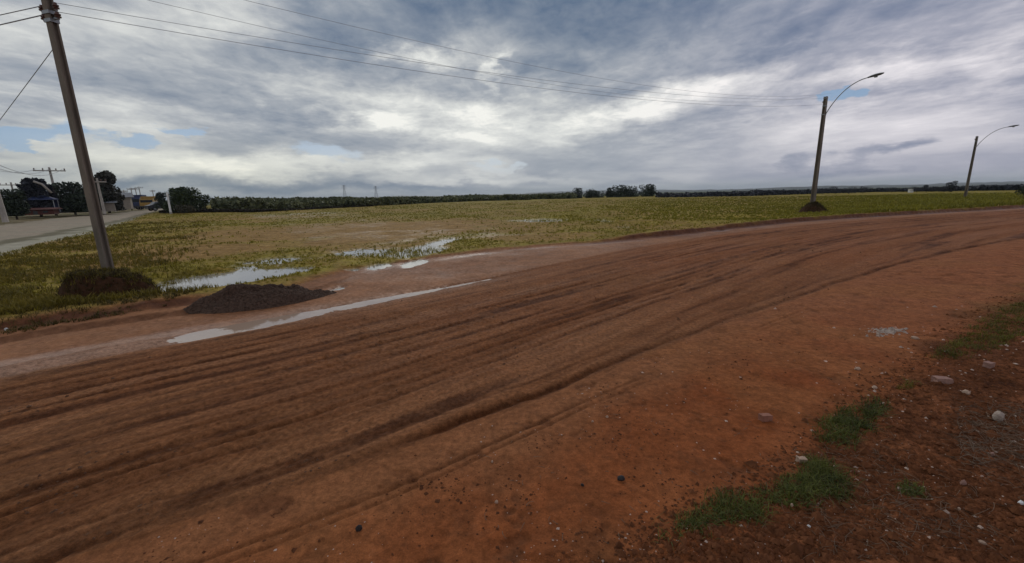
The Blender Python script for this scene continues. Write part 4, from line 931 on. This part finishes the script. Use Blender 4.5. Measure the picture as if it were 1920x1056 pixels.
small_pole((248, 253), 352, 391, 150, 'fourth pole of the row receding along the side road', 1.6, .15)
small_pole((257, 261), 352, 390, 170, 'fifth pole of the receding row', 1.8, .16)
small_pole((264, 268), 350, 389, 190, 'farthest pole of the receding row, left of the yellow truck', 2.0, .18)
small_pole((288, 292), 356, 389, 170, 'thin pole above the yellow truck', 1.2, .15)
# lines coming in from the left towards the crossarm pole
tb = Vector((b1_.x, b1_.y, b1_.z + h1_ - .2)); lf = AT(-60, 286, 52)
for k, (dx, lb) in enumerate(((-1.3, 'upper distant wire reaching the crossarm pole from the left edge'), (.0, 'middle distant wire reaching the crossarm pole from the left edge'), (1.3, 'lower distant wire reaching the crossarm pole from the left edge'))):
    wire('power_line', tb + Vector((dx * .8, dx * .5, 0)), (lf.x + dx * .4, lf.y + dx * .8, lf.z - k * .35), .9, .022, lb, 'distant wires at the left')
def house(label, px, pbase, D, w, d, h, roof, mat, rmat, rz):
    b = AT(px, pbase, D); t = thing('house', label, 'house', (b.x, b.y, b.z - .1), rz); m = MB(); m.box((0, 0, h / 2), (w, d, h)); wl = m.build('wall', mat, t)
    m = MB(); o_ = .35; zz = h + .003; v = [(-w / 2 - o_, -d / 2 - o_, zz), (w / 2 + o_, -d / 2 - o_, zz), (w / 2 + o_, d / 2 + o_, zz), (-w / 2 - o_, d / 2 + o_, zz), (-w / 2 - o_, 0, h + roof), (w / 2 + o_, 0, h + roof)]
    m.add(v, [(0, 1, 5, 4), (2, 3, 4, 5), (0, 4, 3), (1, 2, 5), (3, 2, 1, 0)]); m.build('roof', rmat, t)
    for q in (-.28, .28): m = MB(); m.box((q * w, -d / 2 - .02, h * .55), (w * .14, .06, h * .35)); m.build('window', M_WIN, t)
    m = MB(); m.box((0, -d / 2 - .02, h * .38), (w * .12, .06, h * .76)); m.build('door', M_DARK, t); return t
house('small house with a grey gable roof half hidden between the dark left trees', 58, 396, 92, 4.5, 4, 2.0, .9, M_WALL, M_ROOF, rad(28))
house('low dark red walled house behind the bushes at the left', 73, 401, 76, 3.0, 2.0, .6, .2, M_BRICKW, M_BRICKW, rad(34))
house('long low pale walled house behind the trees left of the big pole', 138, 397, 86, 9, 4, 1.2, .5, M_WALL, M_ROOF, rad(38))
house('pale grey house with low roof under the brownish tree', 205, 392, 100, 6, 4, 2.0, .8, M_WALL, M_ROOF, rad(38))
sh = AT(1707, 361, 122); t = thing('shed', 'tiny white shed on the horizon among the far right trees', 'shed', (sh.x, sh.y, sh.z - .3)); m = MB(); m.box((0, 0, .5), (.6, .6, 1.0)); m.build('wall', M_WHITE, t); m = MB(); m.box((0, 0, 1.06), (.75, .75, .1)); m.build('roof', M_ROOF, t)
# slanting pale roof edge seen over the dark tree
a_, b_ = AT(62, 340, 74), AT(97, 362, 74); m = MB(); c_ = (a_ + b_) / 2; m.tube([a_ - c_, (a_ + b_) / 2 - c_ + Vector((0, 0, .35)), b_ - c_], .13, 6); o = m.build('bent_lamp_arm', M_CONC2, None, True, c_); tag(o, 'pale slanting street lamp arm in front of the tall dark left tree', 'lamp arm')
bl = AT(76, 397, 78); t = thing('tarpaulin_stall', 'dark blue tarpaulin shelter beside the low red house', 'shelter', (bl.x, bl.y, bl.z - .1), rad(35)); m = MB(); m.prism([(-1.6, -1), (1.6, -1), (1.6, 1), (-1.6, 1)], [((0, 0, 1.5), 1), ((0, 0, 1.62), 1.0), ((0, 0, 2.2), .25)]); m.build('canopy', M_BLUE, t)
for sx in (-1.5, 1.5):
    for sy in (-.9, .9): m = MB(); m.tube([(sx, sy, 0), (sx, sy, 1.52)], .04, 6); m.build('leg', M_STEEL, t)
m = MB(); m.box((0, .95, .75), (3.0, .03, 1.4)); m.build('side_sheet', M_BLUE, t)
def car(label, px, pbase, D, rz, mat, k=1.0, name='parked_car', group=None):
    b = AT(px, pbase, D); t = thing(name, label, 'car', (b.x, b.y, b.z), rz, group); m = MB()
    pr = [(-2.1, .35), (-2.1, .85), (-1.5, .98), (-1.0, 1.42), (.35, 1.46), (1.05, 1.0), (2.0, .85), (2.15, .6), (2.1, .33)]
    n = len(pr); v = []
    for y, ins in ((-.82, 1), (-.6, 0), (.6, 0), (.82, 1)):
        for x, z in pr: v.append((x * (1 - .03 * ins), y, z - (.10 * ins if z > 1.2 else 0)))
    f = [(i * n + q, i * n + (q + 1) % n, (i + 1) * n + (q + 1) % n, (i + 1) * n + q) for i in range(3) for q in range(n)] + [tuple(range(n))[::-1], tuple(3 * n + q for q in range(n))]
    m.add(v, f); m.build('body', mat, t)
    for sy in (-.835, .835): m = MB(); m.prism([(0, 0)] * 0 or [(-.9, -.008), (.8, -.008), (.8, .008), (-.9, .008)], [((-.05, sy, 1.0), 1), ((-.25, sy * .985, 1.30), .72)]); m.build('side_window', M_WIN, t)
    m = MB(); m.add([(1.03, -.6, 1.03), (1.03, .6, 1.03), (.40, .55, 1.44), (.40, -.55, 1.44)], [(0, 1, 2, 3)]); m.v = [(x + .02, y, z + .01) for x, y, z in m.v]; m.build('windscreen', M_WIN, t)
    for sx in (-1.3, 1.35):
        for sy in (-.78, .78):
            m = MB(); m.tube([(sx, sy - .1, .32), (sx, sy + .1, .32)], .32, 14); w = m.build('wheel', M_TYRE, t); m = MB(); m.tube([(sx, sy - .11, .32), (sx, sy + .11, .32)], .17, 10); m.build('rim', M_STEEL, w)
    for sy in (-.6, .6): m = MB(); m.box((2.08, sy, .68), (.08, .3, .14)); m.build('headlight', M_GLASS, t)
    return t
car('silver car parked at the left, below the leftmost bushy tree', 40, 402, 90, rad(35), M_CARW)
car('white car on the side road, left of the dark blue truck', 247, 394, 120, rad(55), M_CARW)
car('dark car at the end of the side road, left of the white post', 306, 395, 88, rad(60), M_CARD)
def truck(label, px, pbase, D, w, h, mat, name, rz):
    b = AT(px, pbase, D); t = thing(name, label, 'truck', (b.x, b.y, b.z), rz); m = MB(); m.box((0, .8, h * .5 + .35), (w, 3.4, h - .7)); m.build('cargo_box', mat, t)
    m = MB(); m.prism([(-w * .48, -.8), (w * .48, -.8), (w * .48, .8), (-w * .48, .8)], [((0, -1.75, .45), 1), ((0, -1.75, 1.2), 1), ((0, -1.65, h * .82), .9)]); m.build('cab', mat, t)
    m = MB(); m.box((0, -2.5, h * .60), (w * .8, .06, h * .22)); m.build('windscreen', M_WIN, t); m = MB(); m.box((0, -2.57, .55), (w * .96, .08, .22)); m.build('bumper', M_DARK, t)
    for sx in (-.42, .42):
        for sy in (-1.7, 1.5): m = MB(); m.tube([(sx * w - .12, sy, .42), (sx * w + .12, sy, .42)], .42, 14); m.build('wheel', M_TYRE, t)
    return t
truck('yellow truck facing the camera at the far end of the side road', 284, 392, 112, 2.3, 2.5, M_YEL, 'yellow_truck', rad(28)); truck('tall dark blue truck far down the side road, left of the yellow one', 262, 392, 118, 1.9, 2.9, M_BLUE, 'dark_truck', rad(28))

# ------------------------------------------------------------------ field grass
def scatter_polar(n, a0, a1, r0, r1, seed, p=1.0):
    r = np.random.default_rng(seed); a = np.radians(r.uniform(a0, a1, n)); q = r0 * (r1 / r0) ** (r.random(n) ** p); return q * np.sin(a), q * np.cos(a), q, r
def cover(X, Y, f):
    g_ = f['grass'] - .15 + .35 * fbm(X * 1.1, Y * 1.1, 3, .6, 20)
    k = sstep(0, .5, g_) * (f['strip'] < .2)
    dens = np.clip(.62 + .8 * fbm(X * .25, Y * .25, 4, .6, 51) + .7 * fbm(X * 1.1, Y * 1.1, 3, .6, 52), 0.03, 1)
    for (px, py, w, h_, kk) in BARE:
        a = G(px - w, py); b = G(px + w, py); t = G(px, py - h_); u = G(px, py + h_); cx, cy = G(px, py)
        dens = dens * (1 - .93 * kk * sstep(1.15, .7, ell(X, Y, cx, cy, math.hypot(b[0] - a[0], b[1] - a[1]) / 2, math.hypot(t[0] - u[0], t[1] - u[1]) / 2, math.degrees(math.atan2(b[1] - a[1], b[0] - a[0]))) + .45 * fbm(X * .7, Y * .7, 4, .6, 50)))
    for (cx, cy, rx, ry, rot, dp) in WET[:4]: dens = np.where(ell(X, Y, cx, cy, rx, ry, rot) < .85, np.clip(dens, .15, .45), dens)
    return k * dens * np.where((X < -4.2) & (f['grass'] < .5), .25, 1)
X, Y, R_, r = scatter_polar(75000, -53, 53, 8.0, 95, 31, .9); f = fields(X, Y); m_ = r.random(len(X)) < cover(X, Y, f); X, Y, R_ = X[m_], Y[m_], R_[m_]
Z = height(X, Y, fine=False); tall = 1 + 1.3 * sstep(.1, .6, fbm(X * .3, Y * .3, 3, .6, 53)) + 1.6 * sstep(3, 12, X - Y * .9 + 6) * sstep(20, 45, R_)
V, F = tufts(np.stack([X, Y, Z], 1), .055 * tall * (1 + R_ * .004), .008 + .00085 * R_, 5, 32, .8); print('field grass', len(F))
o = npmesh('field_grass', V, F, M_GR); stuff(o, 'short yellowish green grass growing over the wet field', 'grass')
# weeds at the left between side road and pole
X, Y, R_, r = scatter_polar(26000, -58, -36, 8.2, 45, 33, 1.0); f = fields(X, Y)
m_ = (f['grass'] > .45) & (f['strip'] < .1) & (r.random(len(X)) < np.clip(.25 + fbm(X * .5, Y * .5, 4, .6, 70), .05, 1) * sstep(-34, -40, np.degrees(np.arctan2(X, Y)))); X, Y, R_ = X[m_], Y[m_], R_[m_]
V, F = tufts(np.stack([X, Y, height(X, Y, fine=False)], 1), .13 * (1 + .5 * fbm(X * .8, Y * .8, 2, .5, 71)), .008 + .0008 * R_, 5, 34, .7); print('weeds', len(F))
o = npmesh('tall_weeds', V, F, M_WEED); stuff(o, 'tall tangled weeds between the side road and the left pole', 'weeds')
# brown fringe on the bank at the lower left, shade painted into its colour
X, Y, R_, r = scatter_polar(15000, -58, -30, 6, 14, 35); f = fields(X, Y); gq = f['grass'] + .2 * fbm(X * 1.5, Y * 1.5, 3, .6, 20); m_ = (gq > -.22) & (gq < .55) & (r.random(len(X)) < np.clip(.55 + fbm(X * 2.2, Y * 2.2, 3, .6, 96), .1, 1)) & (X < G(335, 578)[0]) & (ell(X, Y, gc[0], gc[1], gl * 1.15, .8, math.degrees(math.atan2(gb_[1] - ga_[1], gb_[0] - ga_[0]))) > 1); X, Y, R_ = X[m_], Y[m_], R_[m_]
V, F = tufts(np.stack([X, Y, height(X, Y, fine=False)], 1), .065 * (1 + .5 * fbm(X * 3, Y * 3, 2, .6, 97)), np.full(len(X), .009), 6, 36, 1.0); o = npmesh('bank_grass', V, F, leafy('bank grass', (.035, .026, .006), (.13, .095, .018), 2.0, .8, .1)); stuff(o, 'matted brown grass, shade painted into its dark colour, on the little bank at the lower left of the field', 'grass')
# tall grass on the right beyond the road
X, Y, R_, r = scatter_polar(30000, 12, 53, 24, 95, 37); f = fields(X, Y); m_ = (f['grass'] > .25) & (np.degrees(np.arctan2(X, Y)) > 12 + 40 * r.random(len(X))); X, Y, R_ = X[m_], Y[m_], R_[m_]
V, F = tufts(np.stack([X, Y, height(X, Y, fine=False)], 1), (.10 + .22 * sstep(34, 50, np.degrees(np.arctan2(X, Y)))) * (1 + .5 * fbm(X * .25, Y * .25, 3, .5, 72)), .012 + .0011 * R_, 5, 38, .6); o = npmesh('tall_grass', V, F, leafy('right grass', (.115, .110, .008), (.28, .25, .022), .2, .7, .2)); stuff(o, 'tall green grass beyond the road on the right', 'grass')

# ------------------------------------------------------------------ near verge: grass patches, stones, litter
def patch(label, poly, n, hgt, seed, mat=M_GR2):
    W_ = [G(*p) for p in poly]; r = np.random.default_rng(seed); A = np.array(W_); lo, hi = A.min(0) - .05, A.max(0) + .05
    P = r.uniform(lo, hi, (n * 5, 2)); ins = np.zeros(len(P), bool); j = len(A) - 1
    jx = P[:, 0] + .06 * fbm(P[:, 0] * 9, P[:, 1] * 9, 3, .6, seed); jy = P[:, 1] + .06 * fbm(P[:, 0] * 9 + 40, P[:, 1] * 9, 3, .6, seed)
    for i in range(len(A)):
        c = ((A[i, 1] > jy) != (A[j, 1] > jy)) & (jx < (A[j, 0] - A[i, 0]) * (jy - A[i, 1]) / (A[j, 1] - A[i, 1] + 1e-12) + A[i, 0]); ins ^= c; j = i
    P = P[ins & (r.random(len(P)) < np.clip(.75 + fbm(P[:, 0] * 6, P[:, 1] * 6, 3, .6, seed + 3), .1, 1))][:n]; z = height(P[:, 0], P[:, 1])
    V, F = tufts(np.stack([P[:, 0], P[:, 1], z], 1), hgt * (1.15 + .7 * fbm(P[:, 0] * 7, P[:, 1] * 7, 2, .5, 4)), np.full(len(P), .0046), 8, seed, 1.3, .09)
    o = npmesh('grass_patch', V, F, mat); tag(o, label, 'grass patch', 'green grass patches on the verge', 'stuff'); return o
patch('long green grass patch at the bottom, running up right from the picture edge', [(1215, 1060), (1290, 985), (1310, 965), (1370, 935), (1450, 930), (1490, 900), (1530, 868), (1590, 925), (1590, 950), (1480, 958), (1420, 975), (1345, 1000), (1290, 1020)], 640, .042, 71)
patch('round green grass patch in the middle of the right verge', [(1545, 800), (1575, 772), (1640, 757), (1662, 768), (1640, 800), (1600, 838), (1550, 845)], 260, .042, 72)
patch('thin olive grass patch near the right edge, farthest of the verge patches', [(1735, 680), (1790, 640), (1850, 600), (1925, 570), (1925, 640), (1880, 655), (1800, 682)], 1300, .034, 73, leafy('olive grass', (.05, .048, .006), (.17, .15, .018), 2.5, .7, .2))
patch('tiny dark green tuft in the dry litter, right of the long patch', [(1680, 930), (1730, 922), (1740, 935), (1690, 945)], 60, .025, 74)
patch('small dark tuft beside the flat pink stone on the verge', [(1680, 735), (1705, 722), (1722, 735), (1700, 742)], 60, .03, 75, M_WEED)
def stone(name, label, px, py, w, h, mat, seed, cat='stone', blocky=False, d=None, grp=None, rz=None):
    x, y = G(px, py); z = hz(x, y); dist = math.hypot(x, y); W_ = w * math.hypot(dist, EYE) / FOC * .49; H_ = h * math.hypot(dist, EYE) / FOC * .50; r = random.Random(seed); bm = bmesh.new()
    if blocky: bmesh.ops.create_cube(bm, size=1); bmesh.ops.subdivide_edges(bm, edges=bm.edges[:], cuts=2, use_grid_fill=True)
    else: bmesh.ops.create_icosphere(bm, subdivisions=2, radius=.5)
    from mathutils import noise as mn
    for v in bm.verts:
        q = mn.noise(v.co * 3 + Vector((seed * 3.1, 0, 0))); v.co = v.co * (1 + .30 * q) if not blocky else v.co + v.co.normalized() * .10 * q
        v.co.x *= W_; v.co.y *= (d or W_ * .6); v.co.z *= H_ * 1.4; v.co.z = max(v.co.z, -H_ * .35)
    me = bpy.data.meshes.new(name); bm.to_mesh(me); bm.free(); me.materials.append(mat); o = bpy.data.objects.new(name, me); COL.objects.link(o)
    o.location = (x, y, z + H_ * .28); o.rotation_euler = (r.uniform(-.1, .1), r.uniform(-.1, .1), r.uniform(-.6, .6) if rz is None else rz); return tag(o, label, cat, grp)
stone('brick_chunk', 'broken reddish brick lying alone in the middle of the right clay shoulder', 1434, 792, 34, 18, M_BRICK, 1, 'brick', True, rz=.15)
stone('pale_stone', 'cream coloured block just above the tip of the long grass patch', 1501, 875, 24, 14, M_STONEW, 2, 'stone', True, rz=0)
stone('flat_stone', 'flat pinkish stone right of the middle grass patch', 1763, 729, 34, 14, M_STONEP, 3, blocky=True)
stone('pale_stone', 'pale crescent shaped chunk below the flat pinkish stone', 1807, 752, 22, 10, M_STONEW, 4)
stone('flat_stone', 'pinkish stone near the right edge below the olive grass', 1850, 700, 22, 12, M_STONEP, 5, blocky=True)
stone('pale_stone', 'thin slanting cream chip left of the small dark tuft', 1639, 732, 20, 7, M_STONEW, 6, rz=.5)
stone('pale_stone', 'oval pale stone on the clay right of the brick, under the grey rubble', 1607, 697, 18, 8, M_STONEW, 7)
stone('pale_stone', 'pale flake just right of the grey rubble', 1714, 638, 18, 8, M_STONEW, 8)
stone('white_stone', 'small bright stone on the bottom verge right of the long grass patch', 1513, 1010, 9, 10, M_WHITE, 9)
stone('white_stone', 'bright white pebble near the lower right edge', 1908, 966, 14, 9, M_WHITE, 10)
stone('pale_stone', 'chalky stone on the lower end of the long grass patch', 1482, 966, 13, 9, M_STONEW, 11)
stone('pale_stone', 'pair of chalky lumps in the dry litter, upper right', 1802, 925, 16, 12, M_STONEP, 12)
stone('pale_stone', 'chalky lump just below the pair in the dry litter', 1793, 975, 10, 9, M_STONEW, 13)
stone('pale_stone', 'slanting pale chip at the bottom right, near the picture edge', 1835, 1040, 15, 7, M_STONEW, 14, rz=-.5)
stone('pale_stone', 'small pale stone in the dry grass at the right, below the grey lump', 1856, 868, 13, 8, M_STONEP, 15)
stone('pale_stone', 'yellowish stone on the shoulder above the bottom middle', 931, 947, 12, 11, M_STONEW, 16)
stone('pale_stone', 'small pale stone left of the centre of the clay shoulder', 923, 870, 9, 8, M_STONEW, 17)
stone('pale_stone', 'whitish stone right of centre on the upper clay shoulder', 1138, 789, 11, 7, M_STONEW, 18)
stone('pale_stone', 'whitish stone slightly left of its neighbour on the upper clay shoulder', 1111, 797, 8, 7, M_STONEW, 19)
stone('black_stone', 'round black stone at the bottom, with white crumbs below it', 674, 1000, 20, 20, M_STONED, 20)
stone('black_stone', 'shiny black lump on the clay shoulder below the centre right', 1164, 905, 26, 15, M_STONED, 21)
stone('dark_stone', 'dark clod left of the cream stones on the clay shoulder', 1092, 917, 12, 10, M_STONED, 22)
stone('grey_lump', 'whitish grey cement lump at the right edge above the dry grass', 1868, 797, 34, 20, M_RUBBLE, 23)
stone('white_litter', 'white scrap lying on the grass bank edge at the left border', 15, 629, 11, 6, M_WHITE, 24, 'litter')
# grey rubble spot on the shoulder
rc = G(1657, 625); t = thing('rubble_heap', 'flat spill of ash grey rubble on the clay shoulder at the right', 'rubble', (rc[0], rc[1], hz(*rc))); r = np.random.default_rng(3); n = 260; e = G(1690, 618); w = G(1622, 630)
q = r.normal(size=(n, 2)) * .48; ax = np.array([(e[0] - w[0]) / 2, (e[1] - w[1]) / 2]); P = np.stack([q[:, 0] * ax[0] - q[:, 1] * ax[1] * .35, q[:, 0] * ax[1] + q[:, 1] * ax[0] * .35, np.full(n, .008)], 1)
V, F = chips(P, r.uniform(.010, .032, n), 5); g = npmesh('rubble', V, F, M_RUBBLE, t); g['kind'] = 'stuff'
# small chips and clods
def zone(n, seed, box, test):
    r = np.random.default_rng(seed); px = r.uniform(box[0], box[1], n); py = r.uniform(box[2], box[3], n); W_ = np.array([G(a, b) for a, b in zip(px, py)]); f = fields(W_[:, 0], W_[:, 1]); m_ = test(W_[:, 0], W_[:, 1], f, r); P = W_[m_]; return np.stack([P[:, 0], P[:, 1], height(P[:, 0], P[:, 1])], 1), r
on_sh = lambda X, Y, f, r: (f['near'] < -.05) & (r.random(len(X)) < np.clip(.18 + .6 * fbm(X * 1.3, Y * 1.3, 3, .6, 90) + .5 * sstep(.4, -.2, f['verge']), 0, 1))
P, r = zone(5200, 41, (250, 1930, 560, 1075), on_sh); D_ = np.linalg.norm(P[:, :2], axis=1); V, F = chips(P, (.0022 + .0011 * D_) * r.gamma(2.0, .42, len(P)), 42); stuff(npmesh('scattered_chips', V, F, M_CHIP), 'tiny pale chips scattered over the clay shoulder', 'gravel')
on_s2 = lambda X, Y, f, r: (f['near'] < -.05) & (f['verge'] > -.1) & (r.random(len(X)) < np.clip(sstep(.05, .6, fbm(X * 2.2, Y * 2.2, 3, .6, 92)) + .06, 0, 1))
P, r = zone(14000, 47, (150, 1930, 520, 1075), on_s2); V, F = chips(P, .0022 + r.gamma(2.0, .0022, len(P)), 48, .8); stuff(npmesh('shoulder_crumbs', V, F, plain('crumbs', (.15, .058, .026), .95, .5, 20, two=(.07, .028, .014), spec=.1)), 'small dark clay crumbs on the shoulder', 'soil')
on_v = lambda X, Y, f, r: (f['near'] < -.05) & (f['verge'] < .25 * (r.random(len(X)) - .2)) 
P, r = zone(15000, 43, (1150, 1930, 560, 1075), on_v); V, F = chips(P, .003 + r.gamma(2.0, .0042, len(P)), 44, .8); stuff(npmesh('soil_clods', V, F, MAT_CLOD if 'MAT_CLOD' in globals() else plain('clods', (.19, .072, .031), .95, .5, 20, two=(.085, .032, .014), spec=.1)), 'loose brown clods covering the rough right verge', 'soil')
on_r = lambda X, Y, f, r: (f['near'] > .05) & (f['far'] < -.5) & (r.random(len(X)) < sstep(-.1, .6, fbm(X * 1.1, Y * 1.1, 3, .6, 95)))
P, r = zone(9000, 45, (-20, 1930, 470, 1075), on_r); D_ = np.linalg.norm(P[:, :2], axis=1); V, F = chips(P, (.004 + .0012 * D_) * r.gamma(2.0, .4, len(P)), 46, .8); stuff(npmesh('road_clods', V, F, plain('road clods', (.17, .085, .042), .8, .4, 20, two=(.08, .035, .018), spec=.2)), 'mud crumbs thrown up along the wheel ruts', 'soil')
# dead stalks
def stalks(n, seed, box, test, ln, label, thick=.0016):
    P, r = zone(n, seed, box, test); m = MB()
    for p in P:
        a = r.uniform(0, 6.28); l = ln * r.uniform(.4, 1.3); el = r.uniform(-.05, .5); b = r.uniform(-.7, .7); pts = []; q = Vector(p) + Vector((0, 0, .008)); L_ = 6
        for k in range(L_ + 1):
            pts.append(q.copy()); q = q + Vector((math.cos(a) * math.cos(el), math.sin(a) * math.cos(el), math.sin(el))) * (l / L_); a += b / L_ * 2; el -= .12; q.z = max(q.z, p[2] + .003)
        m.tube(pts, [thick * (1 - .7 * k / L_) for k in range(L_ + 1)], 3, False)
    o = m.build('dead_stalks', M_STRAW); return stuff(o, label, 'dead grass')
stalks(1500, 51, (1520, 1930, 830, 1075), lambda X, Y, f, r: (f['verge'] < -.05) & (r.random(len(X)) < np.clip(.35 + fbm(X * 3, Y * 3, 3, .6, 91), .03, 1)), .10, 'tangle of dead brown stalks in the lower right corner')
stalks(420, 52, (1790, 1935, 770, 890), lambda X, Y, f, r: f['verge'] < 0, .14, 'mat of greyish dead grass at the right edge', .0018)
stalks(260, 54, (1290, 1670, 750, 1010), lambda X, Y, f, r: (f['verge'] < .1), .07, 'dry stems mixed through the green patches', .0013)
stalks(160, 53, (900, 1700, 600, 1050), lambda X, Y, f, r: (f['near'] < -.1), .05, 'few thin dark twigs lying on the clay shoulder', .0022)

# ------------------------------------------------------------------ damp air
hb_ = MB(); hb_.box((0, 0, 20), (9600, 9600, 54)); m = bpy.data.materials.new('haze'); m.use_nodes = True; t = m.node_tree; t.nodes.clear()
o_ = t.nodes.new('ShaderNodeOutputMaterial'); v_ = t.nodes.new('ShaderNodeVolumePrincipled'); t.links.new(v_.outputs[0], o_.inputs['Volume']); v_.inputs['Density'].default_value = .00017; v_.inputs['Color'].default_value = (.80, .88, .95, 1)
hz_ = hb_.build('haze', m); hz_['kind'] = 'stuff'; hz_['label'] = 'pale damp haze over the whole plain'
